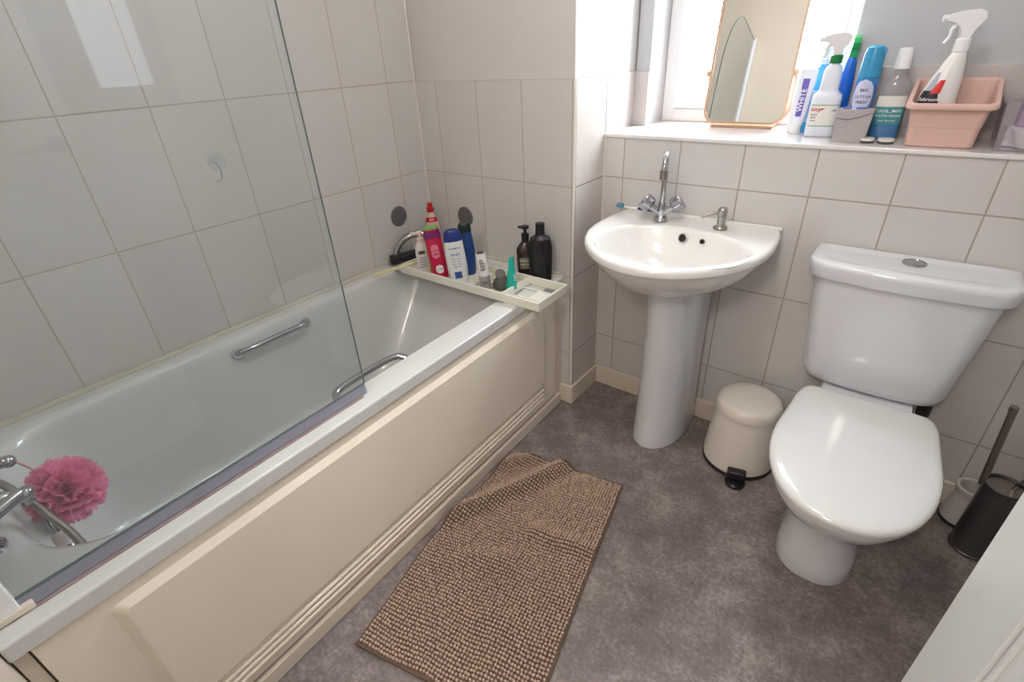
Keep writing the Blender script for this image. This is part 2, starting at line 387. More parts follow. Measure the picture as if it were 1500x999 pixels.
finish('drip_strip', b, mat('stained_strip', (176, 156, 156), .4, nscale=14, ncol=(128, 104, 98)), scr, offset=SO)
b = new(); box(b, (sx(-1.83)-.012, -1.857, .590), (sx(-1.83)+.012, -1.815, 1.99), .003)
finish('wall_profile', b, UPVC, scr, offset=SO)
b = new(); box(b, (sx(-1.83)-.016, -1.859, .579), (sx(-1.83)+.016, -1.80, .592), .003); finish('profile_foot', b, CREAM, scr, offset=SO)

# ------------------------------------------------------------------ bath rack across the foot of the tub
RK = mat('rack_plastic', (236, 233, 220), .35)
rack = thing('bath_rack', 'long cream plastic bath rack laid across the foot of the bathtub', 'bath rack', (-.31, -.43, ZB))
RO = (-.31, -.43, ZB); rz = ZB+.0008
b = new()
yF, yK = -.515, -.335
def beam(x0, x1, y0, y1, z0=rz, z1=rz+.031): box(b, (x0, y0, z0), (x1, y1, z1), .0018)
beam(-.60, .058, yF, yF+.008); beam(-.60, .058, yK-.008, yK)
beam(.050, .058, yF+.006, yK-.006); beam(-.604, -.596, yF+.006, yK-.006)
beam(-.100, -.092, yF+.006, yK-.006)
box(b, (-.60, yF+.004, rz), (-.092, yK-.004, rz+.004), 0)
for k in range(5): box(b, (-.095, yF+.02+.036*k, rz), (.052, yF+.026+.036*k, rz+.006)) if k in (1, 3) else None
box(b, (-.03, yF+.05, rz), (.035, yK-.05, rz+.004))
# hollow left end stepping down where it rests on the rim
box(b, (-.66, yF+.01, rz), (-.60, yK-.01, rz+.006), .002)
finish('rack_frame', b, RK, rack, offset=RO)
b = new()
for k in range(7): box(b, (-.26+k*.022, yF+.012, rz+.004), (-.25+k*.022, yK-.012, rz+.007), 0)
finish('slats', b, mat('rack_slats', (206, 200, 180), .5), rack, offset=RO)

# ------------------------------------------------------------------ bottles: lofted bodies, label patches, text
class Form:
    """horizontal superellipse sections: (z, rx, ry, n[, cx, cy])"""
    def __init__(s, secs): s.s = [tuple(q)+((0, 0) if len(q) == 4 else ()) for q in secs]
    def at(s, z):
        q = s.s
        if z <= q[0][0]: return q[0][1:]
        for a, c in zip(q, q[1:]):
            if z <= c[0]:
                t = (z-a[0])/max(1e-9, c[0]-a[0]); return tuple(a[i]+(c[i]-a[i])*t for i in range(1, 6))
        return q[-1][1:]
    def pt(s, sec, z, a, off=0):
        rx, ry, n, cx, cy = sec; c, d = math.cos(a), math.sin(a); e = 2/n
        return (cx+(rx+off)*math.copysign(abs(c)**e, c), cy+(ry+off)*math.copysign(abs(d)**e, d), z)
    def body(s, bm, seg=40, z0=None, z1=None):
        q = [r for r in s.s if (z0 is None or r[0] >= z0-1e-9) and (z1 is None or r[0] <= z1+1e-9)]
        loft(bm, [[s.pt(r[1:], r[0], 2*PI*k/seg) for k in range(seg)] for r in q])
    def patch(s, bm, z0, z1, a0, a1, off=.0006, na=16, nz=8, shape=None):
        G = []
        for j in range(nz+1):
            t = j/nz; z = z0+(z1-z0)*t; row = []
            for i in range(na+1):
                u = i/na
                if shape: lo, hi = shape(t); u = lo+(hi-lo)*u
                row.append(bm.verts.new(s.pt(s.at(z), z, a0+(a1-a0)*u, off)))
            G.append(row)
        for j in range(nz):
            for i in range(na):
                bm.faces.new((G[j][i], G[j][i+1], G[j+1][i+1], G[j+1][i]))
    def wrap_text(s, bm, txt, size, zc, ac=-PI/2, off=.0011, vertical=False, width=None):
        cu = bpy.data.curves.new('t', 'FONT'); cu.body = txt; cu.size = size; cu.align_x = 'CENTER'; cu.align_y = 'CENTER'; cu.resolution_u = 2; cu.offset = size*.012
        ob = bpy.data.objects.new('t', cu); COL.objects.link(ob); bpy.context.view_layer.update()
        me = bpy.data.meshes.new_from_object(ob); bpy.data.objects.remove(ob)
        if not me.vertices: return
        rx = s.at(zc)[0]
        t = bmesh.new(); t.from_mesh(me); bpy.data.meshes.remove(me)
        bmesh.ops.subdivide_edges(t, edges=[e for e in t.edges if e.calc_length() > size*.3], cuts=1)
        bmesh.ops.triangulate(t, faces=t.faces)
        vm = {}
        for v in t.verts:
            u, w = v.co.x, v.co.y
            if vertical: u, w = -w, u
            z = zc+w; vm[v] = bm.verts.new(s.pt(s.at(z), z, ac+u/rx, off))
        for f in t.faces:
            try: bm.faces.new([vm[v] for v in f.verts])
            except ValueError: pass
        t.free()
def sheet(name, bm, m, parent): return finish(name, bm, m, parent, smooth=60, doubles=False)
def put_text(form, parent, items, m, name='lettering'):
    for it in items:
        b = new(); form.wrap_text(b, *it[:3], **(it[3] if len(it) > 3 else {})); sheet(name, b, m, parent)
def put_patch(form, parent, m, name, *a, **k):
    b = new(); form.patch(b, *a, **k); return sheet(name, b, m, parent)
INK = mat('ink_dark', (40, 42, 60), .5); INKW = mat('ink_white', (240, 240, 240), .5); INKB = mat('ink_blue', (50, 90, 150), .5)
REDP = mat('red_plastic', (190, 30, 40), .35); LBL = mat('label_white', (232, 230, 224), .5)
TOP = rz+.0045
face = lambda x, y: math.atan2(-1.7073-y, .8956-x)+PI/2     # turn local -Y to the camera

# white and orange pump bottle
x, y = -.495, -.475
t = thing('pump_bottle', 'white and orange pump bottle at the left end of the bath rack', 'bottle', (x, y, TOP), (0, math.radians(-3), face(x, y)))
f = Form([(0, .026, .017, 3), (.003, .028, .019, 3), (.09, .027, .019, 2.6), (.118, .022, .017, 2.2), (.13, .010, .010, 2), (.135, .010, .010, 2)])
b = new(); f.body(b); finish('body', b, mat('pale_bottle', (228, 224, 218), .3), t)
put_patch(f, t, mat('orange_label', (232, 160, 60), .4), 'label', .004, .095, -PI*.36, -PI*.14, shape=lambda q: (.25*math.sin(q*3), 1))
put_patch(f, t, mat('brown_ink', (90, 70, 62), .4), 'logo', .085, .098, -PI*.66, -PI*.42)
b = new()
for k in range(5): f.patch(b, .070-.009*k, .0735-.009*k, -PI*.68, -PI*(.42+.03*(k % 2)), .0008, 6, 1)
sheet('lettering', b, mat('grey_ink', (140, 140, 140), .5), t)
b = new(); lathe(b, [(.0125, .130), (.0125, .144), (.006, .146), (.005, .156), (.013, .158), (.013, .166), (.008, .168)], 20); box(b, (-.034, -.006, .159), (0, .006, .167), .002)
finish('pump', b, mat('peach_pump', (238, 214, 200), .35), t)

# tall red-capped clear bottle in the corner behind
x, y = -.612, -.305
t = thing('red_cap_bottle', 'tall bottle with red cap behind the pump bottle in the bath corner', 'bottle', (x, y, ZB+.0005), (0, 0, face(x, y)))
f = Form([(0, .028, .02, 2.4), (.004, .03, .022, 2.4), (.14, .03, .022, 2.4), (.17, .018, .016, 2), (.178, .012, .012, 2), (.196, .012, .012, 2)])
b = new(); f.body(b); finish('body', b, mat('rose_bottle', (214, 190, 182), .25), t)
put_patch(f, t, REDP, 'neck_label', .150, .168, -PI*.9, -PI*.1)
put_text(f, t, [('BIO', .010, .159)], INKW)
b = new(); lathe(b, [(.0135, .188), (.015, .190), (.0155, .205), (.010, .208), (.011, .222), (.008, .224)], 20); finish('cap', b, REDP, t)

# crimson shower gel
x, y = -.415, -.472
t = thing('shower_gel_bottle', 'crimson shower gel bottle with purple top and green cap, leaning on the bath rack', 'bottle', (x, y, TOP), (0, math.radians(-6), face(x, y)))
f = Form([(0, .024, .014, 3), (.004, .027, .017, 3), (.10, .029, .018, 2.8), (.165, .030, .015, 2.8), (.188, .028, .012, 3), (.191, .026, .010, 3)])
b = new(); f.body(b, z1=.191); finish('body', b, mat('crimson_plastic', (200, 28, 72), .3), t)
put_patch(f, t, mat('purple_band', (120, 34, 96), .35), 'shoulder_band', .158, .187, -PI*.97, -PI*.03)
put_patch(f, t, mat('pink_label', (235, 130, 150), .4), 'label', .082, .138, -PI*.64, -PI*.40, shape=lambda q: (.5-.5*math.sqrt(max(0, 1-(2*q-1)**4)), .5+.5*math.sqrt(max(0, 1-(2*q-1)**4))))
put_patch(f, t, INKW, 'badge', .022, .058, -PI*.62, -PI*.38, shape=lambda q: (.5-.5*math.sqrt(max(0, 1-(2*q-1)**2)), .5+.5*math.sqrt(max(0, 1-(2*q-1)**2))))
put_text(f, t, [('SHOWER', .0085, .112), ('GEL', .009, .100), ('POM', .007, .040)], mat('ink_plum', (120, 20, 60), .5))
b = new(); Form([(.191, .026, .010, 3), (.192, .0275, .012, 3), (.198, .027, .011, 3), (.200, .024, .008, 3)]).body(b); finish('cap', b, mat('green_cap', (112, 176, 82), .4), t)

# white shampoo with blue cap
x, y = -.325, -.468
t = thing('shampoo_bottle', 'white shampoo bottle with dark blue cap and blue text on the bath rack', 'bottle', (x, y, TOP), (0, math.radians(-4), face(x, y)))
f = Form([(0, .028, .016, 2.8), (.004, .031, .018, 2.8), (.06, .036, .020, 2.5), (.11, .035, .020, 2.5), (.158, .033, .019, 2.5), (.160, .033, .019, 2.5)])
b = new(); f.body(b); finish('body', b, mat('shampoo_white', (226, 230, 228), .3, coat=.3), t)
b = new(); f2 = Form([(.160, .033, .019, 2.5), (.162, .0335, .0195, 2.5), (.190, .029, .017, 2.4), (.200, .020, .012, 2.4), (.202, .014, .008, 2.2)]); f2.body(b); finish('cap', b, mat('navy_cap', (24, 48, 120), .3), t)
put_text(f, t, [('SHAMPOO', .0085, .136), ('ANTI', .013, .113), ('classic clean', .006, .098), ('fresh scalp', .006, .088), ('every wash', .006, .078), ('200 ml', .007, .068)], INKB)
b = new()
f.patch(b, .022, .048, -PI*.60, -PI*.42, .0007, 8, 3); sheet('panel', b, INKB, t)

# dark blue bottle behind it
x, y = -.352, -.392
t = thing('dark_blue_bottle', 'dark blue bottle with blackish green cap behind the white shampoo', 'bottle', (x, y, TOP), (0, 0, face(x, y)))
f = Form([(0, .026, .017, 2.4), (.004, .029, .02, 2.4), (.08, .033, .022, 2.3), (.14, .028, .02, 2.3), (.165, .024, .018, 2.3)])
b = new(); f.body(b); finish('body', b, mat('blue_bottle', (30, 66, 130), .3), t)
b = new(); Form([(.165, .024, .018, 2.3), (.167, .025, .019, 2.3), (.192, .023, .017, 2.3), (.198, .018, .013, 2.2)]).body(b); finish('cap', b, mat('bottle_green_cap', (22, 44, 42), .35), t)

# white tube with slanting lettering
x, y = -.205, -.462
t = thing('white_tube', 'slim white and silver tube standing in the middle of the bath rack', 'tube', (x, y, TOP), (0, math.radians(-5), face(x, y)))
f = Form([(0, .0185, .0185, 2), (.002, .0195, .0195, 2), (.052, .0195, .0195, 2), (.054, .019, .019, 2), (.128, .0185, .0175, 2), (.134, .017, .016, 2)])
b = new(); f.body(b, z0=.052); finish('body', b, mat('tube_white', (232, 228, 228), .35), t)
b = new(); f.body(b, z1=.052); finish('cap', b, mat('tube_silver', (168, 162, 162), .35, .2), t)
b = new(); lathe(b, [(.014, .1345), (.0135, .1355)], 24); tag(finish('end_disc', b, DARK, t))
put_text(f, t, [('soin', .026, .094, dict(vertical=True, ac=-PI*.56)), ('de nuit', .009, .09, dict(vertical=True, ac=-PI*.38))], INK)
put_text(f, t, [('50', .016, .028)], INK, 'cap_lettering')

# dark grey suction hook / sponge
x, y = -.155, -.43
t = thing('scrubber', 'small dark grey bath scrubber with round knob between the tubes', 'scrubber', (x, y, TOP), (0, 0, face(x, y)))
b = new(); lathe(b, [(.026, 0), (.034, .006), (.036, .018), (.030, .032), (.016, .040), (.004, .042)], 28); finish('body', b, mat('scrubber_grey', (84, 82, 80), .7, bump=.6, bscale=300), t)
b = new(); lathe(b, [(.0155, -.004), (.018, 0), (.0155, .004)], 24); bmesh.ops.rotate(b, verts=b.verts, cent=(0, 0, 0), matrix=Matrix.Rotation(PI/2*.75, 3, 'X')); bmesh.ops.translate(b, verts=b.verts, vec=(-.006, 0, .054)); tag(finish('knob', b, mat('knob_grey', (104, 102, 98), .5), t))

# teal tube on its cap
x, y = -.110, -.437
t = thing('teal_tube', 'teal green squeezy tube standing on its black cap', 'tube', (x, y, TOP), (0, math.radians(3), face(x, y)+1.0))
f = Form([(.012, .019, .019, 2), (.018, .022, .020, 2), (.05, .021, .014, 2), (.09, .019, .006, 2), (.118, .017, .0012, 2), (.124, .017, .001, 2)])
b = new(); f.body(b); finish('body', b, mat('teal_plastic', (34, 176, 158), .35), t)
b = new(); lathe(b, [(.016, 0), (.0175, .002), (.0165, .013)], 24); finish('cap', b, BLACK, t)
put_text(f, t, [('GEL', .015, .055, dict(vertical=True))], INKW)

# brown pump bottle on the back rim
x, y = -.165, -.272
t = thing('brown_pump_bottle', 'dark brown pump bottle with pale label on the bath rim against the end wall', 'bottle', (x, y, ZB+.0005), (0, 0, face(x, y)))
f = Form([(0, .030, .022, 3.2), (.004, .032, .024, 3.2), (.09, .035, .026, 3), (.105, .033, .024, 2.6), (.125, .018, .016, 2), (.13, .012, .012, 2)])
b = new(); f.body(b); finish('body', b, mat('amber_plastic', (48, 26, 26), .2, coat=.4), t)
put_patch(f, t, mat('olive_label', (128, 128, 106), .5), 'label', .03, .075, -PI*.66, -PI*.34)
put_text(f, t, [('NATURAL', .009, .062), ('hand wash', .008, .048)], INKW)
b = new(); lathe(b, [(.0135, .128), (.0135, .150), (.0145, .151), (.0145, .158), (.006, .160), (.006, .176), (.015, .178), (.015, .186), (.010, .188)], 20); box(b, (-.026, -.006, .179), (0, .006, .187), .002); finish('pump', b, BLACK, t)

# tall black shampoo bottle
x, y = -.088, -.287
t = thing('black_bottle', 'tall black ribbed shampoo bottle in the front corner of the bath rim', 'bottle', (x, y, ZB+.0005), (0, 0, face(x, y)))
f = Form([(0, .035, .026, 3), (.005, .039, .029, 3), (.06, .043, .031, 2.8), (.13, .043, .031, 2.8), (.158, .036, .028, 2.6), (.168, .022, .019, 2.2), (.172, .0165, .0165, 2)])
b = new(); f.body(b); finish('body', b, mat('black_satin', (24, 24, 28), .38), t)
b = new(); lathe(b, [(.0165, .170), (.0170, .172), (.0155, .205), (.0165, .207), (.0160, .212), (.012, .213)], 24); finish('cap', b, BLACK, t)
b = new()
f.patch(b, .03, .15, -PI*.5, -PI*.2, .0012, 10, 14, shape=lambda q: (.55-.55*math.sin(q*PI*.5)*1, .75-.6*math.sin(q*PI*.5)))
sheet('contour_line', b, mat('black_gloss', (14, 14, 18), .15), t)

# black and chrome squeegee head leaning at the back left corner
t = thing('squeegee', 'black and chrome squeegee leaning in the far left corner of the bathtub', 'squeegee', (-.646, -.43, rz+.012))
b = new(); a0, a1 = Vector((-.045, -.055, .012)), Vector((.055, .075, .030))
def bar(bm, p, q, w, h, bev=.003):
    d = (q-p); L = d.length; M = Matrix.Translation(p) @ d.to_track_quat('X', 'Z').to_matrix().to_4x4()
    s = len(bm.verts); box(bm, (0, -w/2, -h/2), (L, w/2, h/2), bev); bm.verts.ensure_lookup_table()
    for v in bm.verts[s:]: v.co = M @ v.co
bar(b, a0, a1, .050, .028, .006); bar(b, a0+Vector((0, 0, .012)), a1+Vector((0, 0, .012)), .018, .012, .004)
finish('head', b, BLACK, t)
b = new(); bar(b, a0+Vector((.012, -.012, -.004)), a1+Vector((.012, -.012, -.004)), .004, .014, .001); finish('blade', b, mat('blade_grey', (120, 120, 122), .4), t)
b = new(); tube(b, smooth_path([(-.038, -.028, .026), (-.035, -.018, .052), (-.015, .01, .088), (.02, .05, .102), (.045, .075, .092), (.05, .08, .05)], 6), .0125, 14)
finish('handle', b, CHROME, t)
b = new(); lathe(b, [(.014, 0), (.016, .004), (.016, .022), (.013, .026)], 20); bmesh.ops.translate(b, verts=b.verts, vec=(.05, .08, .032)); finish('collar', b, CHROME2, t)

# bamboo stick laid over the rack
b = new(); P0, P1 = Vector((-.645, -.615, ZB+.012)), Vector((-.512, -.42, ZB+.05))
tube(b, [P0, P1], .0045, 8); c = (P0+P1)/2
o = finish('bamboo_stick', b, mat('bamboo', (226, 214, 158), .5), offset=c); o.location = c
tag(o, 'thin pale yellow bamboo stick sticking out over the tub from the rack', 'stick')

# soft grey wall discs
for (loc, rot, lab) in (((XL, -.387, .753), (0, PI/2, 0), 'dark grey round vent cap on the long tiled bath wall'), ((-.513, YE, .734), (PI/2, 0, 0), 'dark grey round vent cap on the end wall of the bath')):
    b = new(); lathe(b, [(.040, 0), (.040, .003), (.037, .0055), (.020, .0065), (.004, .007)], 36)
    o = finish('vent_cap', b, mat('vent_grey', (98, 96, 96), .6)); o.location = loc; o.rotation_euler = rot
    tag(o, lab, 'vent cap', 'grey round caps on the bath walls')
# clear suction hook on the screen side wall
t = thing('suction_hook', 'small clear suction hook stuck on the glass of the bath screen', 'hook', (sx(-1.296)-.0045, -1.296, 1.172), (0, -PI/2, 0))
b = new(); lathe(b, [(.016, 0), (.015, .001), (.008, .003), (.004, .007), (.005, .009), (.003, .010)], 28); finish('cup', b, glass_mat('clear_rubber', (.94, .95, .94), .12), t)
b = new(); tube(b, smooth_path([(0, 0, .010), (-.014, .006, .010), (-.030, .004, .012), (-.034, -.004, .018)], 5), .0012, 6); finish('hook_wire', b, mat('clear_rubber2', (205, 208, 206), .1, trans=.7, ior=1.3), t)

# ------------------------------------------------------------------ bath mixer, hose, shower puff
mx_ = thing('bath_mixer', 'chrome bath shower mixer tap with two levers at the near end of the bathtub', 'tap', (-.262, -1.822, ZB))
b = new()
tube(b, [(-.095, 0, .075), (.095, 0, .075)], .020, 20)
for xx in (-.055, .02): lathe(b, [(.027, .0), (.027, .006), (.014, .012), (.014, .07)], 20, (xx, 0))
tube(b, smooth_path([(0, .01, .07), (0, .05, .075), (0, .075, .062), (0, .08, .045)], 5), .013, 14)
finish('body', b, CHROME, mx_)
for s, tip in ((-1, (-.067, .087, .103)), (1, (.068, .085, .103))):
    b = new(); base = Vector((s*.098, .0, .078)); tip = Vector(tip)
    lathe(b, [(.022, .058), (.024, .062), (.024, .088), (.015, .097), (.004, .099)], 20, (s*.098, 0))
    tube(b, smooth_path([base+Vector((0, .01, .010)), base*.6+tip*.4+Vector((0, 0, .012)), tip+Vector((0, -.008, .003)), tip], 6), [.013]*6+[.011]*8+[.0085]*5, 14)
    lathe_b = new(); bmesh.ops.create_uvsphere(b, u_segments=20, v_segments=14, radius=.0125, matrix=Matrix.Translation(tip)); lathe_b.free()
    finish('lever', b, CHROME, mx_, doubles=False)
# hose
b = new(); hp = smooth_path([(-.40, -1.815, .66), (-.36, -1.775, .655), (-.30, -1.745, .61), (-.22, -1.722, .555), (-.15, -1.70, .50), (-.13, -1.60, .36), (-.20, -1.50, .245), (-.33, -1.52, .215)], 22)
tube(b, hp, [0.0066+.0010*(k % 2) for k in range(len(hp))], 12)
c = Vector((-.2, -1.7, .5)); o = finish('shower_hose', b, CHROME2, offset=c, smooth=50); o.location = c
tag(o, 'ribbed chrome shower hose hanging into the near end of the bathtub', 'hose')
# dark metal bracket strip beside the hose
hs = thing('shower_handset', 'chrome and white shower handset lying below the mixer in the tub', 'shower head', (-.222, -1.742, .495))
b = new(); tube(b, smooth_path([(-.07, .01, .07), (-.02, .008, .03), (.02, .012, -.01), (.055, .03, -.045)], 6), [.011]*8+[.013]*11, 14); finish('handle', b, CHROME, hs)
b = new(); tube(b, [(-.028, .009, .037), (-.006, .009, .016)], .0155, 16); finish('grip_ring', b, mat('grip_pale', (212, 196, 190), .4), hs)

puff = thing('shower_puff', 'bright pink mesh shower puff hanging in the near end of the tub', 'shower puff', (-.356, -1.688, .548))
b = new(); rnd = random.Random(3); R0 = .062
for i in range(150):
    ax = Vector((rnd.gauss(0, 1), rnd.gauss(0, 1), rnd.gauss(0, 1))).normalized()
    d = ax.orthogonal().normalized(); e = ax.cross(d)
    span = rnd.uniform(.9, 1.9); ph = rnd.uniform(0, 6.3); kf = rnd.uniform(10, 15); Rr = R0*rnd.uniform(.88, 1.16); st = rnd.uniform(0, 6.3)
    na, nr = 40, 5; G = []
    for j in range(nr+1):
        q = j/nr; r = Rr*(.10+.90*q); row = []
        for k in range(na+1):
            a = st+span*k/na; w = .0085*q**1.2*math.sin(kf*a+ph)
            row.append(b.verts.new(r*(math.cos(a)*d+math.sin(a)*e)*(1+.05*math.sin(kf*a*2+ph)*q+.02*rnd.random()*q)+ax*w))
        G.append(row)
    for j in range(nr):
        for k in range(na): b.faces.new((G[j][k], G[j][k+1], G[j+1][k+1], G[j+1][k]))
pm = bpy.data.materials.new('pink_mesh'); pm.use_nodes = True; nt = pm.node_tree; pb = nt.nodes['Principled BSDF']; pb.inputs['Base Color'].default_value = lin((254, 158, 198)); pb.inputs['Roughness'].default_value = .55
tr = nt.nodes.new('ShaderNodeBsdfTranslucent'); tr.inputs[0].default_value = lin((254, 170, 206)); tp = nt.nodes.new('ShaderNodeBsdfTransparent')
m1 = nt.nodes.new('ShaderNodeMixShader'); m1.inputs[0].default_value = .4; m2 = nt.nodes.new('ShaderNodeMixShader'); m2.inputs[0].default_value = .30
nt.links.new(pb.outputs[0], m1.inputs[1]); nt.links.new(tr.outputs[0], m1.inputs[2]); nt.links.new(m1.outputs[0], m2.inputs[1]); nt.links.new(tp.outputs[0], m2.inputs[2]); nt.links.new(m2.outputs[0], nt.nodes['Material Output'].inputs[0])
sheet('netting', b, pm, puff)
b = new(); tube(b, smooth_path([(0, 0, 0), (-.03, -.03, .075), (-.055, -.075, .13), (-.02, -.115, .138)], 6), .0022, 8); finish('cord', b, mat('pink_cord', (200, 140, 160), .6), puff)

# ------------------------------------------------------------------ basin and pedestal
BX = .364
sink = thing('pedestal_basin', 'white ceramic basin on a tall pedestal below the window sill', 'basin', (BX, -.15, 0)); KO = (BX, -.15, 0)
OUT = [(0, .262), (-.04, .268), (-.10, .276), (-.16, .279), (-.22, .277), (-.28, .266), (-.34, .243), (-.39, .214), (-.43, .180), (-.465, .140), (-.49, .102), (-.507, .06), (-.513, .03), (-.515, 0)]
def basin_ring(scale_x=1, inset=0, z=.797, yback=-.002, N=96, yscale=1):
    pts = []
    C0 = (BX, -.25)
    half = [(BX+max(0, w-inset)*scale_x, yback+(y*yscale if y > -.3 else y*yscale+min(inset, .2)*((-y-.3)/.215))) for y, w in OUT]
    poly = half + [(2*BX-p[0], p[1]) for p in reversed(half[:-1])]
    # resample by ray angle about C0
    for k in range(N):
        a = 2*PI*k/N+.0001; d = (math.cos(a), math.sin(a)); best = None
        for i in range(len(poly)):
            p, q = poly[i], poly[(i+1) % len(poly)]
            ex, ey = q[0]-p[0], q[1]-p[1]; den = d[0]*ey-d[1]*ex
            if abs(den) < 1e-12: continue
            wx, wy = p[0]-C0[0], p[1]-C0[1]
            tt = (wx*ey-wy*ex)/den; uu = (wx*d[1]-wy*d[0])/den
            if tt > 0 and -1e-9 <= uu <= 1+1e-9 and (best is None or tt < best): best = tt
        pts.append((C0[0]+d[0]*best, C0[1]+d[1]*best, z))
    return pts
def oval(cx, cy, rx, ry, z, n=2.2, N=96):
    def hit(a):      # distance from the common centre to the oval along angle a
        lo, hi = 0, .6
        for _ in range(40):
            m = (lo+hi)/2; px, py = BX+m*math.cos(a), -.25+m*math.sin(a)
            if abs((px-cx)/rx)**n+abs((py-cy)/ry)**n < 1: lo = m
            else: hi = m
        return lo
    return [(BX+hit(a)*math.cos(a), -.25+hit(a)*math.sin(a), z) for a in [2*PI*k/N+.0001 for k in range(N)]]
b = new()
ib = lambda ins, z: basin_ring(1, ins, z)
R0, R1 = ib(.0085, 0), oval(BX, -.20, .10, .11, 0)
mixr = lambda w, z: [(p[0]*(1-w)+q[0]*w, p[1]*(1-w)+q[1]*w, z) for p, q in zip(R0, R1)]
rings = [mixr(1, .645), mixr(.86, .648), mixr(.66, .660), mixr(.46, .679), mixr(.28, .703), mixr(.14, .730), mixr(.05, .752), mixr(.0, .766), ib(.0075, .769), ib(.002, .771), ib(.0, .776), ib(.0, .787), ib(.003, .793), ib(.009, .7962), ib(.020, .797)]
IC = (BX+.012, -.290)
rings += [oval(*IC, .236, .176, .795), oval(*IC, .228, .169, .791), oval(*IC, .222, .163, .782), oval(*IC, .212, .153, .755), oval(IC[0], -.288, .190, .138, .715), oval(IC[0], -.28, .14, .105, .675), oval(IC[0], -.27, .07, .06, .656), oval(IC[0], -.265, .024, .024, .652)]
loft(b, rings)
finish('bowl', b, BASINW, sink, offset=KO, smooth=50)
b = new()   # low upstand along the back of the deck
box(b, (BX-.262, -.010, .792), (BX+.264, -.001, .803), .003); finish('back_ledge', b, BASINW, sink, offset=KO)
b = new()
def ped(z, hw, yf, yb=-.03, N=40):
    out = []
    for k in range(N+1):
        a = PI*k/N; out.append((.373+hw*math.cos(a)*(1 if 1 else 1), yb-.09-(abs(yf-yb)-.09)*math.sin(a)**.9, z))
    out += [(.373-hw*.96, yb, z), (.373+hw*.96, yb, z)]
    return out
loft(b, [ped(0.0005, .093, -.296), ped(.006, .095, -.299), ped(.03, .093, -.296), ped(.25, .087, -.284), ped(.45, .085, -.280), ped(.58, .086, -.285), ped(.66, .09, -.29)])
finish('pedestal', b, WHITE, sink, offset=KO, smooth=50)
for (hx, hy, hz, r) in ((.368, -.1425, .768, .0115), (.432, -.1455, .768, .007)):
    b = new(); lathe(b, [(r*1.25, 0), (r*1.25, .002), (r, .003)], 24, cap1=False); bmesh.ops.rotate(b, verts=b.verts, cent=(0, 0, 0), matrix=Matrix.Rotation(PI/2-.30, 3, 'X')); bmesh.ops.translate(b, verts=b.verts, vec=(hx, hy, hz))
    finish('overflow_ring', b, CHROME2, sink, offset=KO)
    b = new(); lathe(b, [(r, 0), (r, .001)], 24); bmesh.ops.rotate(b, verts=b.verts, cent=(0, 0, 0), matrix=Matrix.Rotation(PI/2-.30, 3, 'X')); bmesh.ops.translate(b, verts=b.verts, vec=(hx, hy-.001, hz))
    tag(finish('overflow_hole', b, mat('hole_black', (20, 20, 20), .8), sink, offset=KO), 'dark overflow hole')
b = new(); lathe(b, [(.026, .653), (.026, .656), (.016, .657), (.014, .654)], 24, (IC[0], -.265)); finish('plug_waste', b, CHROME, sink, offset=KO)

tap = thing('basin_tap', 'chrome basin mixer tap with tall swan neck spout and two winged handles', 'tap', (.267, -.088, .797), (0, 0, math.radians(18)))
b = new(); lathe(b, [(.022, 0), (.024, .003), (.022, .010), (.015, .018), (.015, .042), (.011, .052), (.011, .06)], 28)
for s in (-1, 1): tube(b, [(0, 0, .022), (s*.036, 0, .046)], .0115, 16)
finish('body', b, CHROME, tap)
b = new(); sp = [(0, 0, .05), (0, 0, .12), (0, 0, .170), (0, -.006, .196), (0, -.026, .216), (0, -.052, .213), (0, -.069, .192), (0, -.073, .172)]
tube(b, smooth_path(sp, 8), .0085, 16); finish('spout', b, CHROME, tap)
b = new(); tube(b, [(0, -.0728, .178), (0, -.0745, .152)], .0120, 18); tube(b, [(0, -.0746, .153), (0, -.0748, .150)], .010, 18); finish('nozzle', b, CHROME2, tap)
for s in (-1, 1):
    b = new(); M = Matrix.Translation((s*.034, 0, .046)) @ Matrix.Rotation(s*math.radians(52), 4, 'Y')
    n = 36; prof = [(.014, 0), (.019, .004), (.021, .012), (.021, .030), (.017, .036), (.006, .038)]
    loft(b, [[tuple(M @ Vector((1.14*r*(1+.16*math.cos(4*2*PI*k/n) if r > .013 else r and 1)*math.cos(2*PI*k/n), 1.14*r*(1+.16*math.cos(4*2*PI*k/n) if r > .013 else 1)*math.sin(2*PI*k/n), z))) for k in range(n)] for r, z in prof])
    finish('handle', b, CHROME, tap)
soap = thing('soap_dispenser', 'small brushed steel soap dispenser pump set in the basin deck', 'soap dispenser', (.462, -.082, .797), (0, 0, math.radians(8)))
b = new(); lathe(b, [(.021, 0), (.022, .003), (.020, .007), (.0125, .012), (.0125, .040), (.0140, .042), (.0140, .062), (.011, .066), (.003, .067)], 28); finish('body', b, CHROME2, soap)
b = new(); tube(b, smooth_path([(-.008, -.002, .050), (-.03, -.010, .047), (-.050, -.018, .040), (-.056, -.020, .034)], 5), [.0045]*6+[.0035]*10, 12); finish('nozzle', b, CHROME2, soap)

tb = thing('toothbrush', 'blue and white toothbrush lying on the basin deck behind the tap', 'toothbrush', (.150, -.030, .8035), (0, 0, math.radians(2)))
b = new(); tube(b, [(-.045, 0, .006), (-.02, 0, .0045), (.01, 0, .005)], [.003, .0032, .0042], 10); finish('neck', b, INKW, tb)
b = new(); tube(b, [(.008, 0, .005), (.03, 0, .0062), (.07, 0, .0068), (.10, 0, .006)], [.0045, .006, .0065, .0045], 12); finish('handle', b, mat('navy_handle', (36, 48, 120), .35), tb)
b = new(); box(b, (-.074, -.0055, .0025), (-.044, .0055, .0075), .002); box(b, (-.072, -.0045, .0070), (-.048, .0045, .0165), .001); finish('bristle_head', b, mat('bristle_teal', (84, 140, 165), .6), tb)

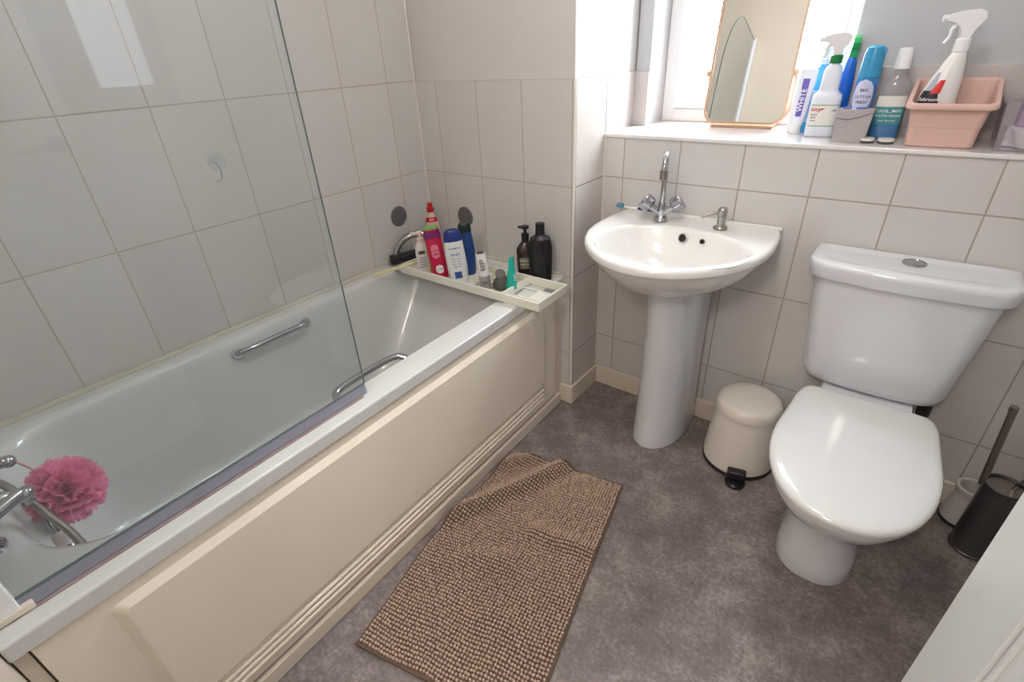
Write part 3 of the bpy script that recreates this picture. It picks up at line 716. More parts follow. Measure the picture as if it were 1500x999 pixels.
# ------------------------------------------------------------------ toilet
TX = .967
wc = thing('toilet', 'white close coupled toilet with closed lid beside the pedal bin', 'toilet', (TX, -.3, 0)); TO = (TX, -.3, 0)
def egg(z, hw, yf, yb, nf=2.1, nb=3.0, ym=None, N=64, cx=TX):
    ym = ym if ym is not None else (yf+yb)/2; out = []
    for k in range(N):
        a = 2*PI*k/N; c, s = math.cos(a), math.sin(a)
        n = nf if s < 0 else nb; e = 2/n; L = (ym-yf) if s < 0 else (yb-ym)
        out.append((cx+hw*math.copysign(abs(c)**e, c), ym+L*math.copysign(abs(s)**e, s), z))
    return out
b = new()
loft(b, [egg(.0008, .100, -.545, -.10, 2.5, ym=-.40), egg(.008, .103, -.549, -.10, 2.5, ym=-.40), egg(.05, .097, -.54, -.10, 2.5, ym=-.40), egg(.14, .084, -.535, -.11, 2.4, ym=-.40), egg(.215, .082, -.548, -.13, 2.3, ym=-.40),
         egg(.245, .088, -.572, -.15, 2.3, ym=-.40), egg(.262, .108, -.605, -.17, 2.2, ym=-.41), egg(.285, .130, -.640, -.19, 2.2, ym=-.42), egg(.325, .155, -.690, -.21, 2.2, ym=-.44), egg(.365, .168, -.718, -.225, 2.2, ym=-.45), egg(.392, .172, -.727, -.228, 2.2, ym=-.45), egg(.400, .168, -.722, -.228, 2.2, ym=-.45)])
sub = rrect(TX-.112, TX+.112, -.28, -.022, .02, .33); loft(b, [sub, rrect(TX-.114, TX+.114, -.28, -.02, .02, .39), rrect(TX-.110, TX+.110, -.278, -.022, .02, .398)])
loft(b, [rrect(TX-.07, TX+.07, -.26, -.04, .02, .12), rrect(TX-.095, TX+.095, -.26, -.03, .02, .33)])
finish('pan', b, WHITE, wc, offset=TO, smooth=50, doubles=False)
for s in (-1, 1):   # floor fixing caps on the foot
    b = new(); lathe(b, [(.009, 0), (.009, .006), (.005, .010)], 16); M = Matrix.Rotation(s*PI/2*.8, 3, 'Y'); bmesh.ops.rotate(b, verts=b.verts, cent=(0, 0, 0), matrix=M); bmesh.ops.translate(b, verts=b.verts, vec=(TX+s*.078, -.42, .175)); finish('fixing_cap', b, WHITE, wc, offset=TO)
SEAT = mat('seat_plastic', (226, 226, 225), .12, coat=.6)
def lidring(z, ins): return egg(z, .177-ins, -.752+ins, -.236-ins, 2.15, 4.2, ym=-.475)
def lidring2(z, ins):
    out = []
    for k, (x, y, zz) in enumerate(egg(z, .177-ins, -.752+ins, -.236-ins, 2.25, 14, ym=-.475)):
        if y > -.475:
            t = (y+.475)/(.239); wtaper = 1-.135*t**2
            x = TX+.002*t+(x-TX)*wtaper
        out.append((x, y, zz))
    return out
b = new(); loft(b, [lidring2(.400, .012), lidring2(.403, .006), lidring2(.414, .004), lidring2(.4165, .008)]); finish('seat_ring', b, SEAT, wc, offset=TO, smooth=50)
b = new(); loft(b, [lidring2(.4168, .008), lidring2(.418, .001), lidring2(.424, 0), lidring2(.4305, .003), lidring2(.4345, .010), lidring2(.437, .022), lidring2(.4395, .05), lidring2(.441, .09), lidring2(.4415, .14)]); finish('lid', b, SEAT, wc, offset=TO, smooth=60)
for s in (-1, 1):
    b = new(); tube(b, [(TX+s*.06, -.232, .412), (TX+s*.10, -.232, .412)], .010, 14); finish('hinge', b, SEAT, wc, offset=TO)
CX = .961
def cis(z, hw, yf, r, yb=-.012, bow=.0, N=64):
    pts = rrect(CX-hw, CX+hw, yf, yb, (r*.4, r*.4, r, r), z, 10)
    out = []
    for x, y, zz in pts:
        t = (x-CX)/hw; dy = bow*(1-t*t)*max(0, min(1, (yb-y)/(yb-yf)))
        out.append((x, y-dy, zz))
    return out
def dense(ring, n=12):
    out = []
    for i, p in enumerate(ring):
        q = ring[(i+1) % len(ring)]; m = n if i % 11 == 10 else 1
        for k in range(m): out.append(tuple(p[j]+(q[j]-p[j])*k/m for j in range(3)))
    return out
def cisd(z, hw, yf, r, bow, yb=-.012):
    base = dense(rrect(CX-hw, CX+hw, yf, yb, (.015, .015, r, r), z, 10))
    return [(x, y-bow*(1-((x-CX)/hw)**2)*max(0, min(1, (yb-y)/(yb-yf))), zz) for x, y, zz in base]
b = new()
loft(b, [cisd(.400, .140, -.125, .03, .015), cisd(.402, .158, -.140, .04, .018), cisd(.412, .170, -.150, .045, .020), cisd(.435, .178, -.156, .045, .022), cisd(.52, .187, -.160, .045, .022), cisd(.62, .198, -.162, .045, .022), cisd(.733, .209, -.163, .045, .022)])
finish('cistern', b, WHITE, wc, offset=TO, smooth=50)
b = new()
loft(b, [cisd(.728, .216, -.165, .045, .022, -.006), cisd(.730, .222, -.170, .05, .022, -.004), cisd(.736, .226, -.173, .05, .022, -.003), cisd(.762, .229, -.175, .05, .022, -.003), cisd(.773, .227, -.173, .05, .022, -.004), cisd(.778, .221, -.167, .045, .022, -.008), cisd(.7785, .205, -.145, .04, .02, -.020), cisd(.774, .19, -.128, .035, .02, -.034), cisd(.7735, .17, -.115, .03, .018, -.045)])
finish('cistern_lid', b, WHITE, wc, offset=TO, smooth=50)
b = new(); lathe(b, [(.028, 0), (.028, .0035), (.025, .0055), (.0245, .004), (.004, .0045)], 32, (0, 0)); bmesh.ops.translate(b, verts=b.verts, vec=(.968, -.066, .7735)); box(b, (.9675, -.09, .778), (.9685, -.042, .7792))
finish('flush_button', b, CHROME, wc, offset=TO)
b = new(); lathe(b, [(.016, .338), (.017, .342), (.017, .372), (.011, .376), (.011, .401)], 12, (1.112, -.075)); tag(finish('inlet_nut', b, mat('inlet_dark', (44, 42, 42), .4), wc, offset=TO), 'dark plastic nut under the cistern')

# ------------------------------------------------------------------ pedal bin
bin_ = thing('pedal_bin', 'round cream pedal bin between the basin pedestal and the toilet', 'bin', (.670, -.155, 0), (0, 0, face(.67, -.155)+.08))
b = new(); lathe(b, [(.114, .012), (.117, .016), (.1165, .03), (.105, .17), (.0995, .218)], 56, cap1=False); lathe(b, [(.0985, .216), (.094, .210), (.04, .209)], 56, cap0=False); finish('body', b, CREAMP, bin_, smooth=50)
b = new(); lathe(b, [(.112, 0.0006), (.1195, .003), (.1200, .012), (.1165, .016)], 56); finish('base_ring', b, BLACK, bin_)
b = new(); lathe(b, [(.0985, .221), (.1035, .223), (.1045, .232), (.1035, .248), (.098, .259), (.090, .265), (.070, .269), (.035, .2715), (.003, .272)], 56); finish('lid', b, CREAMP, bin_, smooth=50)
b = new(); rnd = random.Random(5)   # torn edge of a bin liner showing below the lid
n = 90; rg = []
for j in range(3):
    rg.append([])
for k in range(n):
    a = 2*PI*k/n; front = max(0, math.cos(a+PI/2-.2))**1.5; w = .0025+(.006+.006*rnd.random())*front
    for j, (rr, zz) in enumerate(((.1005, .2205), (.1015+.002*front*rnd.random(), .2205-w*.5), (.1012+.0018*front*rnd.random(), .2205-w))): rg[j].append((rr*math.cos(a), rr*math.sin(a), zz))
loft(b, rg, False, False); sheet('bin_liner', b, mat('liner', (228, 222, 212), .4), bin_)
b = new(); lathe(b, [(.026, .001), (.031, .003), (.032, .012), (.027, .017)], 28, (0, -.142)); box(b, (-.029, -.146, .017), (.029, -.114, .050), .006, 3); box(b, (-.014, -.12, .003), (.014, -.09, .012), .002)
finish('pedal', b, BLACK, bin_)

# ------------------------------------------------------------------ toilet brushes
h = thing('toilet_brush_holder', 'tall dark metal toilet brush holder with chrome stick beside the toilet', 'toilet brush', (1.325, -.163, 0), (0, 0, 0))
STL = mat('dark_steel', (118, 114, 118), .28, .9)
b = new(); lathe(b, [(.046, .0006), (.050, .003), (.050, .008), (.048, .010), (.0445, .235), (.0465, .240), (.0465, .247), (.043, .247), (.0425, .20)], 44, cap1=False); finish('canister', b, STL, h, smooth=40)
b = new(); lathe(b, [(.0425, .236), (.0425, .241), (.012, .244)], 44); finish('lid_disc', b, CHROME2, h)
b = new(); tube(b, [(-.040, .02, .215), (-.062, .002, .478)], .0085, 16); tube(b, [(-.062, .002, .470), (-.0626, .0015, .483)], .0095, 16); finish('stick', b, CHROME2, h)
b = new(); tube(b, smooth_path([(.015, 0, .24), (.028, -.004, .29), (.035, -.006, .315), (.050, -.008, .325), (.058, -.008, .30), (.056, -.004, .25)], 5), .006, 12); finish('carry_handle', b, CHROME, h)
w = thing('white_brush_pot', 'low pale round toilet brush pot against the wall behind the dark metal one', 'toilet brush', (1.298, -.060, 0))
b = new(); lathe(b, [(.048, .012), (.049, .016), (.038, .105), (.040, .118), (.044, .128), (.043, .135), (.036, .137), (.031, .132), (.031, .05)], 40, cap1=False); finish('pot', b, mat('pot_grey_white', (206, 200, 194), .4), w, smooth=50)
b = new(); lathe(b, [(.046, .0006), (.051, .003), (.051, .011), (.048, .013)], 40); finish('base_ring', b, BLACK, w)
b = new(); lathe(b, [(.0305, .052), (.0305, .056)], 30); tag(finish('inside', b, BLACK, w))

# ------------------------------------------------------------------ bath mat
NU, NV = 50, 74; MW, ML = .49, .80
vdir = Vector((.208, -.978)).normalized(); udir = Vector((-vdir.y, vdir.x)); udir = udir if udir.x < 0 else -udir  # from right edge to left edge
TR = Vector((.394, -.518))
def gauss(d, s): return math.exp(-(d/s)**2)
def seg_d(p, a, c):
    ab = c-a; t = max(0, min(1, (p-a).dot(ab)/ab.length_squared)); return (p-(a+ab*t)).length, t
def mat_pt(u, v):
    """u metres from right edge, v metres from far edge -> x,y,z"""
    p = TR+udir*u+vdir*v
    far = 1 if v < .42 else 0
    # left part is pushed up against the bath panel: squeeze sideways and buckle
    k = max(0, 1-v/.45); 
    q = Vector((u, v)); z = .006
    d, t = seg_d(q, Vector((.235, -.02)), Vector((.50, .36))); z += .040*gauss(d, .032)*(1-.25*t)
    d, t = seg_d(q, Vector((.37, -.02)), Vector((.52, .10))); z += .020*gauss(d, .035)
    d, t = seg_d(q, Vector((-.01, .30)), Vector((.20, .30))); z += .016*gauss(d, .028)
    d, t = seg_d(q, Vector((.22, .42)), Vector((.36, .47))); z += .008*gauss(d, .03)
    d, t = seg_d(q, Vector((.05, .62)), Vector((.20, .60))); z += .007*gauss(d, .04)
    z += .003*noise.noise(Vector((u*9, v*9, 0)))+.0015
    p = TR+udir*u+vdir*v
    p = p+Vector((.075, .02))*gauss(u-.49, .30)*k
    lim = .002+.025*(YE-p.y)-.035+.012
    if p.x < lim: z += (lim-p.x)*.5; p = Vector((lim+.0, p.y))
    return Vector((p.x, p.y, z))
BM = mat('mat_backing', (104, 86, 74), .85); PILE = mat('chenille_pile', (206, 180, 164), .8, nscale=60, ncol=(184, 158, 142))
mt = thing('bath_mat', 'taupe bobbled bath mat rumpled against the bath panel on the floor', 'bath mat', (.25, -.95, 0)); MO = Vector((.25, -.95, 0))
b = new(); rows = []
GU, GV = 50, 80
top = [[b.verts.new(mat_pt(MW*i/GU, ML*j/GV)) for i in range(GU+1)] for j in range(GV+1)]
bot = [[b.verts.new(mat_pt(MW*i/GU, ML*j/GV)-Vector((0, 0, .005))) for i in range(GU+1)] for j in range(GV+1)]
for j in range(GV):
    for i in range(GU):
        b.faces.new((top[j][i], top[j][i+1], top[j+1][i+1], top[j+1][i])); b.faces.new((bot[j+1][i], bot[j+1][i+1], bot[j][i+1], bot[j][i]))
for i in range(GU): b.faces.new((top[0][i+1], top[0][i], bot[0][i], bot[0][i+1])); b.faces.new((top[GV][i], top[GV][i+1], bot[GV][i+1], bot[GV][i]))
for j in range(GV): b.faces.new((top[j][0], top[j+1][0], bot[j+1][0], bot[j][0])); b.faces.new((top[j+1][GU], top[j][GU], bot[j][GU], bot[j+1][GU]))
finish('backing', b, BM, mt, offset=MO, smooth=60, doubles=False)
# pile: bobbles from one small blob copied by hand into a single mesh
ico = bmesh.new(); bmesh.ops.create_icosphere(ico, subdivisions=1, radius=1); iv = [v.co.copy() for v in ico.verts]; ifc = [[v.index for v in f.verts] for f in ico.faces]; ico.free()
V, F = [], []; rnd = random.Random(11)
for j in range(NV):
    for i in range(NU):
        u = .006+(MW-.012)*(i+.5*(j % 2)*.0+.5)/NU+rnd.uniform(-.0010, .0010); v = .006+(ML-.012)*(j+.5)/NV+rnd.uniform(-.0007, .0007); v += .0022*math.sin(u*34+v*9)+.0015*noise.noise(Vector((u*22, v*22, 3)))
        p = mat_pt(u, v); pu = mat_pt(u+.002, v)-p; pv = mat_pt(u, v+.002)-p; n = pu.cross(pv).normalized()
        if n.z < 0: n = -n
        r = rnd.uniform(.0042, .0049); hgt = rnd.uniform(.0050, .0066); base = len(V); tilt = Vector((rnd.uniform(-.15, .15), rnd.uniform(-.15, .15), 0))
        t1 = pu.normalized(); t2 = n.cross(t1)
        for c in iv: V.append(p-MO+t1*c.x*r+t2*c.y*r+(n+tilt)*(c.z*hgt+.003))
        for q in ifc: F.append([base+k for k in q])
me = bpy.data.meshes.new('pile'); me.from_pydata(V, [], F); me.materials.append(PILE)
for p in me.polygons: p.use_smooth = True
o = bpy.data.objects.new('pile', me); COL.objects.link(o); o.parent = mt; o['kind'] = 'stuff'

# ------------------------------------------------------------------ things on the window sill
SZ = SILL+.0004
# swivel mirror
mr_ = thing('table_mirror', 'tall rounded tilting mirror in a thin copper wood frame on the window sill', 'mirror', (.383, .258, SZ), (0, 0, math.radians(2)))
FRM = mat('copper_wood', (200, 164, 134), .4, nscale=20, ncol=(182, 140, 108))
M = Matrix.Translation((0, 0, .011)) @ Matrix.Rotation(math.radians(-9), 4, 'X')
def panel(b, w, h, r, y0, y1, z0=0, mm=M):
    ol = [(x, z) for x, z, _ in rrect(-w/2, w/2, z0, z0+h, r, 0, 10)]
    s = len(b.verts); prism(b, ol, 'y', y0, y1); b.verts.ensure_lookup_table()
    for v in b.verts[s:]: v.co = mm @ v.co
MWD, MH = .262, .42
b = new(); outer = rrect(-MWD/2, MWD/2, 0, MH, .042, 0, 10); inner = rrect(-MWD/2+.006, MWD/2-.006, .006, MH-.006, .036, 0, 10)
loft(b, [[tuple(M @ Vector((x, .010, z))) for x, z, _ in inner], [tuple(M @ Vector((x, .010, z))) for x, z, _ in outer], [tuple(M @ Vector((x, -.008, z))) for x, z, _ in outer], [tuple(M @ Vector((x, -.008, z))) for x, z, _ in inner], [tuple(M @ Vector((x, .010, z))) for x, z, _ in inner]], False, False)
finish('frame', b, FRM, mr_)
b = new(); panel(b, MWD-.0115, MH-.0115, .036, -.001, .003, .0058); finish('mirror_glass', b, mat('mirror_silver', (238, 240, 240), .01, 1, ncol=(236, 238, 238)), mr_, smooth=0)
b = new(); panel(b, MWD-.014, MH-.014, .034, .0035, .009, .007); finish('back_board', b, FRM, mr_, smooth=0)
b = new(); box(b, (-.10, -.008, 0), (.10, .10, .006), .002)
for s in (-1, 1):
    tube(b, smooth_path([(s*.095, .085, .006), (s*.133, .05, .05), (s*.136, .042, .13), (s*.134, .034, .160)], 5), .004, 10)
finish('stand', b, FRM, mr_)
for s in (-1, 1):
    b = new(); lathe(b, [(.010, 0), (.010, .010), (.006, .012)], 16); bmesh.ops.rotate(b, verts=b.verts, cent=(0, 0, 0), matrix=Matrix.Rotation(s*PI/2, 3, 'Y')); bmesh.ops.translate(b, verts=b.verts, vec=(s*.132, .026, .165)); finish('pivot_knob', b, FRM, mr_)

# toothpaste tubes standing up
def paste(label, x, y, hgt, wid, colour, ink, words, rz_, lean=0, cap=(236, 236, 236)):
    t = thing('toothpaste_tube', label, 'toothpaste', (x, y, SZ), (0, lean, rz_))
    f = Form([(.022, .015, .015, 2), (.026, .017, .016, 2), (.05, wid*.85, .014, 2), (hgt*.6, wid*.95, .008, 2), (hgt-.01, wid, .0012, 2), (hgt, wid, .001, 2)])
    b = new(); f.body(b); finish('body', b, mat('paste_'+label[:8], colour, .35), t)
    b = new(); lathe(b, [(.0145, 0), (.0155, .002), (.0150, .023)], 24); finish('cap', b, mat('paste_cap_%d' % cap[0], cap, .4), t)
    put_patch(f, t, ink, 'print', .05, hgt-.025, -PI*.66, -PI*.40)
    put_text(f, t, words, INKW)
    return t
PURP = mat('ink_purple', (104, 92, 180), .4); PKI = mat('ink_pale_red', (220, 150, 160), .4)
paste('white toothpaste tube with purple print right of the mirror', .568, .178, .178, .023, (232, 234, 244), PURP, [('WHITE', .020, .095, dict(vertical=True, ac=-PI*.53))], face(.568, .178), .04)
paste('pale pink and white toothpaste tube nearest the mirror', .552, .222, .140, .020, (244, 236, 238), PKI, [('care', .014, .08, dict(vertical=True, ac=-PI*.53))], face(.556, .212), .02)
# blue pump bottle
x, y = .604, .222
t = thing('blue_pump_bottle', 'bright blue pump bottle behind the purple toothpaste tube', 'bottle', (x, y, SZ), (0, 0, face(x, y)))
f = Form([(0, .026, .02, 2.5), (.004, .029, .022, 2.5), (.12, .030, .022, 2.4), (.165, .026, .020, 2.2), (.185, .012, .012, 2), (.19, .012, .012, 2)])
BLU = mat('sky_blue_plastic', (58, 158, 216), .3)
b = new(); f.body(b); finish('body', b, BLU, t)
put_patch(f, t, mat('label_pale_blue', (170, 212, 236), .4), 'label', .03, .12, -PI*.75, -PI*.25)
put_text(f, t, [('sea', .018, .10), ('MINERALS', .008, .085)], INKB)
b = new(); lathe(b, [(.014, .188), (.014, .202), (.005, .204), (.005, .222), (.012, .224), (.012, .230)], 20); bar(b, Vector((0, 0, .227)), Vector((-.045, 0, .220)), .009, .007, .002); finish('pump', b, mat('frost_pump', (214, 228, 236), .3), t)
# white refill spray bottle
def trigger(b, z, s=1.0, back=0.018):
    """spray trigger head in local coords: nozzle to -X, sits on neck at height z"""
    ol = [(-.045, .036), (-.043, .050), (-.02, .056), (.012, .058), (.024, .052), (.028, .040), (.022, .028), (.012, .020), (.010, 0), (-.010, 0), (-.012, .020), (-.024, .034)]
    q = len(b.verts); prism(b, [(px*s, z+pz*s) for px, pz in ol], 'y', -.0095*s, .0095*s, .002)
    tube(b, smooth_path([(-.016*s, 0, z+.034*s), (-.028*s, 0, z+.022*s), (-.030*s, 0, z+.004*s), (-.037*s, 0, z-.008*s)], 4), [.0045*s]*6+[.0035*s]*7, 8)
    tube(b, [(-.044*s, 0, z+.043*s), (-.053*s, 0, z+.043*s)], .0075*s, 10)
x, y = .640, .150
t = thing('white_spray_bottle', 'white squared refill bottle with small product label and green collar', 'spray bottle', (x, y, SZ), (0, 0, face(x, y)))
f = Form([(0, .036, .026, 4), (.004, .039, .029, 4), (.103, .039, .029, 4), (.112, .037, .027, 3.6), (.120, .028, .023, 3.4), (.126, .0255, .021, 3.4), (.172, .0235, .020, 3.2), (.186, .018, .016, 2.4), (.19, .0125, .0125, 2), (.205, .0125, .0125, 2)])
b = new(); f.body(b); finish('body', b, mat('milky_plastic', (226, 230, 240), .35), t)
put_patch(f, t, mat('label_green_edge', (96, 150, 96), .5), 'label_border', .030, .088, -PI*.78, -PI*.22)
put_patch(f, t, LBL, 'label', .032, .086, -PI*.77, -PI*.23, off=.0010)
put_text(f, t, [('daisy', .015, .076, dict(ac=-PI*.62, off=.0015))], REDP)
put_text(f, t, [('refill', .008, .073, dict(ac=-PI*.37, off=.0015)), ('contents', .006, .062, dict(ac=-PI*.63, off=.0015)), ('dilution', .006, .054, dict(ac=-PI*.63, off=.0015)), ('caution', .006, .046, dict(ac=-PI*.63, off=.0015))], INK, 'small_print')
b = new(); lathe(b, [(.0150, .193), (.0155, .195), (.0155, .212), (.013, .214)], 24); finish('collar', b, mat('green_collar', (24, 120, 60), .35), t)
b = new(); trigger(b, .213, .95); finish('trigger_head', b, mat('trigger_white', (225, 222, 224), .3), t)
# blue bottle with green trigger behind
x, y = .672, .205
t = thing('green_trigger_bottle', 'blue bottle with green sprayer mostly hidden behind the white refill bottle', 'spray bottle', (x, y, SZ), (0, 0, face(x, y)-1.45))
f = Form([(0, .018, .016, 3), (.004, .020, .018, 3), (.15, .020, .018, 2.6), (.19, .016, .014, 2.2), (.205, .011, .011, 2)])
b = new(); f.body(b); finish('body', b, mat('strong_blue', (24, 104, 208), .3), t)
b = new(); trigger(b, .203, .95); finish('trigger_head', b, mat('green_trigger', (40, 168, 90), .35), t)
# small silver box
b = new(); sl = [(.687, SZ), (.768, SZ), (.7735, SZ+.080), (.686, SZ+.080)]
t = thing('glitter_box', 'small silver grey glitter box with a slanting lid line', 'box', (.728, .075, SZ), (0, 0, .02))
b = new(); loft(b, [[(-.040, -.022, 0), (.039, -.022, 0), (.039, .026, 0), (-.040, .026, 0)], [(-.042, -.024, .084), (.044, -.024, .084), (.044, .028, .084), (-.042, .028, .084)]])
finish('carton', b, mat('glitter_silver', (196, 188, 190), .45, .15, nscale=500, ncol=(150, 144, 148), bump=.5, bscale=700), t, smooth=0)
b = new()
for p0, p1 in (((-.0420, .062), (-.01, .058)), ((-.01, .058), (.044, .076))): bar(b, Vector((p0[0], -.0243, p0[1])), Vector((p1[0], -.0243, p1[1])), .001, .0012, 0)
finish('flap_edge', b, DARK, t, smooth=0)
b = new(); box(b, (-.030, -.010, .084), (-.012, .014, .088)); box(b, (.0, -.012, .084), (.022, .012, .087)); finish('contents', b, mat('blue_print', (90, 100, 170), .5), t, smooth=0)
# air freshener
x, y = .732, .132
t = thing('air_freshener', 'blue air freshener aerosol lettered COTTON FRESH on the sill', 'aerosol can', (x, y, SZ), (0, 0, face(x, y)-.1))
f = Form([(0, .0245, .0245, 2), (.003, .0260, .0260, 2), (.150, .0260, .0260, 2), (.160, .0240, .0240, 2)])
b = new(); f.body(b); finish('can', b, mat('can_blue', (62, 130, 204), .25, .1), t)
b = new(); lathe(b, [(.0245, .155), (.0265, .158), (.0255, .185), (.0245, .215), (.021, .229), (.013, .234), (.003, .234)], 36); box(b, (.004, -.010, .214), (.0255, .010, .228), .002); finish('cap', b, mat('can_cap', (56, 150, 196), .25), t)
put_patch(f, t, mat('pale_lilac', (206, 210, 236), .4), 'label', .070, .154, -PI*.86, -PI*.20, na=24, nz=16, shape=lambda q: (.5-.5*math.sqrt(max(0, 1-(2*q-1)**2)), .5+.5*math.sqrt(max(0, 1-(2*q-1)**2))))
put_patch(f, t, MATS['pale_lilac'], 'lower_swirl', .004, .06, -PI*.9, -PI*.1, na=24, nz=12, shape=lambda q: (.10+.75*q*q, 1))
put_text(f, t, [('B&G', .010, .127), ('COTTON', .0098, .110), ('FRESH', .0098, .097)], INK)
# mouthwash
x, y = .800, .150
t = thing('mouthwash_bottle', 'clear mouthwash bottle with white cap and blue liquid', 'bottle', (x, y, SZ), (0, 0, face(x, y)))
f = Form([(0, .033, .022, 3), (.004, .037, .025, 3), (.125, .037, .025, 3), (.142, .034, .023, 2.6), (.157, .020, .018, 2.2), (.164, .014, .014, 2), (.178, .014, .014, 2)])
CLR = glass_mat('clear_pet', (.985, .99, .99), .08, (225, 230, 232))
b = new(); f.body(b); finish('body', b, CLR, t)
f3 = Form([(.003, .032, .021, 3), (.006, .0355, .0235, 3), (.078, .0355, .0235, 3), (.079, .034, .022, 3)])
b = new(); f3.body(b); finish('liquid', b, mat('mouthwash_blue', (18, 122, 192), .15), t)
put_patch(f, t, mat('label_teal', (70, 150, 160), .4), 'label', .040, .100, -PI*.80, -PI*.20)
put_patch(f, t, LBL, 'label_top', .085, .112, -PI*.80, -PI*.20, off=.001)
put_text(f, t, [('COOLMINT', .0105, .074), ('MOUTHWASH', .0085, .062), ('fresh breath', .006, .050)], INKW)
b = new(); lathe(b, [(.0180, .176), (.0185, .178), (.0165, .222), (.0145, .225), (.003, .2255)], 28); finish('cap', b, UPVC, t)
# two small tins in front
for x, lab in ((.772, 'small pale flat tin on the sill beside the glitter box'), (.817, 'small pale flat tin on the sill beside the pink basket')):
    t = thing('small_tin', lab, 'tin', (x, .068, SZ), group='small flat tins on the sill')
    b = new(); lathe(b, [(.018, 0), (.0190, .001), (.0190, .007)], 28); finish('base', b, DARK, t)
    b = new(); lathe(b, [(.0195, .006), (.0198, .007), (.0198, .012), (.018, .013), (.003, .013)], 28); finish('lid', b, CREAMP, t)
# pink storage basket
t = thing('pink_basket', 'dusty pink plastic storage basket holding the cleaning spray', 'basket', (.930, .110, SZ))
PK = mat('dusty_pink', (216, 180, 169), .5)
b = new()
def br_(hx, hy, z, r=.016): return rrect(-hx, hx, -hy, hy, r, z, 8)
loft(b, [br_(.068, .070, 0), br_(.071, .073, .003), br_(.0735, .0755, .045), br_(.0745, .0765, .046), br_(.080, .081, .088), br_(.081, .082, .089), br_(.090, .091, .089), br_(.092, .093, .092), br_(.092, .093, .098), br_(.090, .091, .1015), br_(.0815, .0825, .1015), br_(.0790, .080, .098), br_(.0715, .0735, .045), br_(.067, .069, .004)])
for v in b.verts: v.co.z *= 1+.5*(v.co.y+.093)/.186
finish('tub', b, PK, t, smooth=40)
# bathroom spray in the basket
x, y = .897, .100
t = thing('cleaning_spray', 'white bathroom spray bottle with red and black label standing in the pink basket', 'spray bottle', (x, y, SZ+.0045), (0, 0, face(x, y)+.25))
f = Form([(0, .036, .022, 2.6), (.004, .040, .025, 2.6), (.05, .043, .026, 2.5), (.11, .040, .025, 2.4, .000, 0), (.15, .032, .022, 2.3, .006, 0), (.19, .021, .018, 2.2, .012, 0), (.205, .0155, .0155, 2, .014, 0), (.215, .0140, .0140, 2, .014, 0)])
b = new(); f.body(b, 48); finish('body', b, mat('spray_white', (236, 234, 232), .3), t)
put_patch(f, t, mat('spray_grey', (170, 174, 190), .4), 'label', .100, .165, -PI*.92, -PI*.55, nz=12, shape=lambda q: (0+.25*q, 1-.55*q))
put_patch(f, t, mat('spray_black', (34, 34, 52), .4), 'label_base', .094, .124, -PI*.93, -PI*.50, off=.0010, shape=lambda q: (0, 1-.15*q))
put_patch(f, t, mat('spray_red', (220, 44, 40), .4), 'red_flash', .118, .148, -PI*.74, -PI*.53, off=.0014, nz=8, shape=lambda q: (.1+.8*q*.5, 1-.05*q))
put_text(f, t, [('Bathroom', .0125, .104, dict(ac=-PI*.69, off=.0018))], INKW)
b = new(); lathe(b, [(.0150, .208), (.0165, .210), (.0165, .236), (.014, .238)], 24); bmesh.ops.translate(b, verts=b.verts, vec=(.014, 0, 0)); q = new(); trigger(q, .236, 1.05)
for v in q.verts: v.co.x += .014
me = bpy.data.meshes.new('tmp'); q.to_mesh(me); q.free(); b.from_mesh(me); bpy.data.meshes.remove(me)
finish('trigger_head', b, mat('trigger_clear_white', (240, 240, 244), .2), t)
# clear box at the right edge with purple pack and a cloth
t = thing('clear_box', 'clear plastic storage box at the right end of the sill', 'storage box', (1.132, .105, SZ))
b = new(); loft(b, [br_(.090, .078, 0, .01), br_(.094, .082, .003, .012), br_(.102, .090, .105, .012), br_(.105, .093, .107, .012), br_(.105, .093, .109, .012), br_(.100, .088, .109, .012), br_(.092, .080, .005, .01), br_(.08, .07, .004, .01)])
finish('tub', b, glass_mat('clear_box_plastic', (.97, .96, .972), .14, (228, 220, 230)), t, smooth=40)
b = new(); loft(b, [[(x+.006*math.sin(7*a+z*90), y+.005*math.cos(5*a+z*60), z) for a, x, y in [(2*PI*k/40, .070*math.cos(2*PI*k/40), .055*math.sin(2*PI*k/40)) for k in range(40)]] for z in (.005, .014, .028, .040, .046)])
o = finish('folded_cloth', b, mat('cloth_white', (232, 230, 234), .9, bump=.4, bscale=90), smooth=60); o.location = (1.130, .095, SZ+.001); tag(o, 'crumpled white cloth at the bottom of the clear box', 'cloth')
t = thing('purple_pack', 'mauve and magenta pack standing in the clear box', 'packet', (1.128, .118, SZ+.0475), (0, 0, .05))
b = new(); box(b, (-.060, -.022, 0), (.07, .022, .075), .004); finish('lower_pack', b, mat('mauve', (158, 120, 164), .4), t)
b = new(); box(b, (-.045, -.018, .0755), (.07, .018, .130), .004); finish('upper_pack', b, mat('magenta', (196, 24, 92), .35), t)

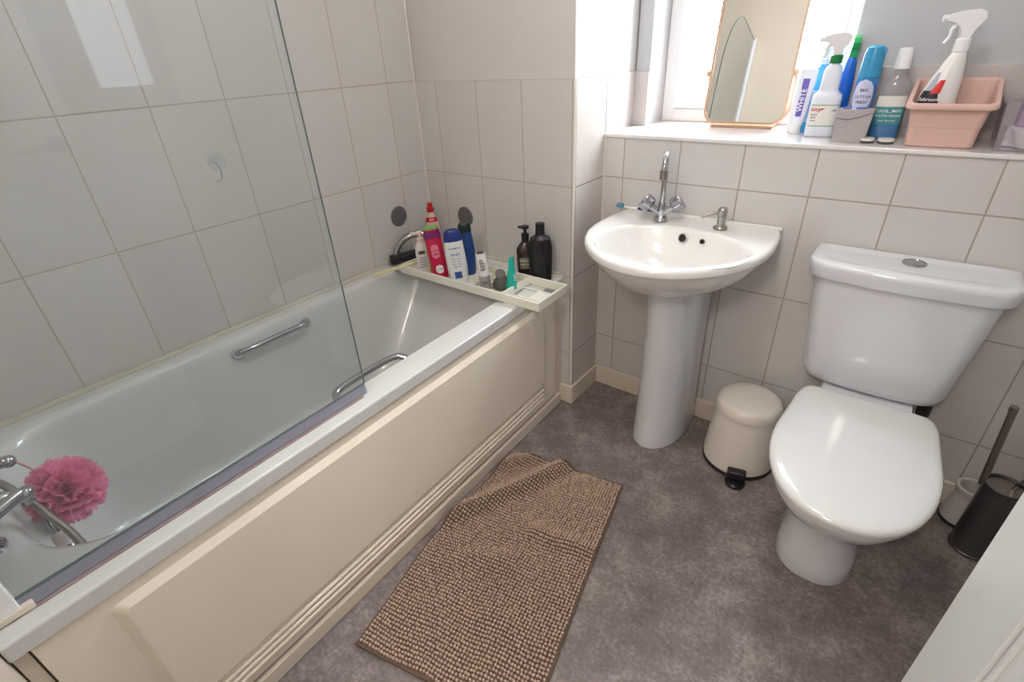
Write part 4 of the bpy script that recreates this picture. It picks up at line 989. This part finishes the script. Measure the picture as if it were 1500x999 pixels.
# ------------------------------------------------------------------ unseen glowing panel added for the bath screen's reflection, added ceiling fill lamp
refl = thing('reflection_panel', None, None, (XR-.001, -.78, 1.18)); refl['kind'] = 'structure'
b = new(); frame_rect_x = [((-.022, -.25, 0), (0, -.065, .9)), ((-.022, .14, 0), (0, .22, .9)), ((-.022, -.065, 0), (0, .14, .08)), ((-.022, -.065, .84), (0, .14, .9))]
for lo, hi in frame_rect_x: box(b, lo, hi)
finish('surround', b, mat('reflection_panel_grey', (112, 112, 110), .5), refl, smooth=0)
b = new(); box(b, (-.008, -.066, .079), (-.002, .141, .841)); finish('glow_pane', b, mat('reflection_glow', (225, 230, 240), .6, emit=(225, 232, 250), estr=1.6), refl, smooth=0)
t = thing('ceiling_fill_lamp', 'unseen round white ceiling lamp added for fill light', 'lamp', (.55, -.95, ZC))
b = new(); lathe(b, [(.16, -.001), (.16, -.03), (.15, -.034)], 40); finish('base', b, UPVC, t)
b = new(); lathe(b, [(.148, -.034), (.14, -.07), (.10, -.10), (.04, -.115), (.004, -.117)], 40); finish('shade', b, mat('fill_lamp_shade', (250, 244, 232), .4, emit=(255, 236, 210), estr=3), t)

# ------------------------------------------------------------------ sub-parts: details go under the part that carries them
def adopt(host, names):
    for h in [o for o in COL.objects if o.parent is not None and o.parent.parent is None and o.name.split('.')[0] == host]:
        for c in [c for c in list(h.parent.children) if c is not h and c.name.split('.')[0] in names]: c.parent = h
adopt('label', ('lettering', 'small_print', 'logo', 'label_border', 'label_top', 'label_base', 'red_flash'))
adopt('print', ('lettering',)); adopt('bowl', ('overflow_ring', 'overflow_hole', 'plug_waste', 'back_ledge')); adopt('spout', ('nozzle',))
adopt('cistern_lid', ('flush_button',)); adopt('cistern', ('inlet_nut',)); adopt('pan', ('fixing_cap',)); adopt('door_leaf', ('moulding', 'door_handle')); adopt('tub', ('overflow',)); adopt('sash', ('pane',)); adopt('wall_profile', ('profile_foot',)); adopt('cap', ('cap_lettering',)); adopt('canister', ('lid_disc',)); adopt('rack_frame', ('slats',)); adopt('carton', ('flap_edge',))
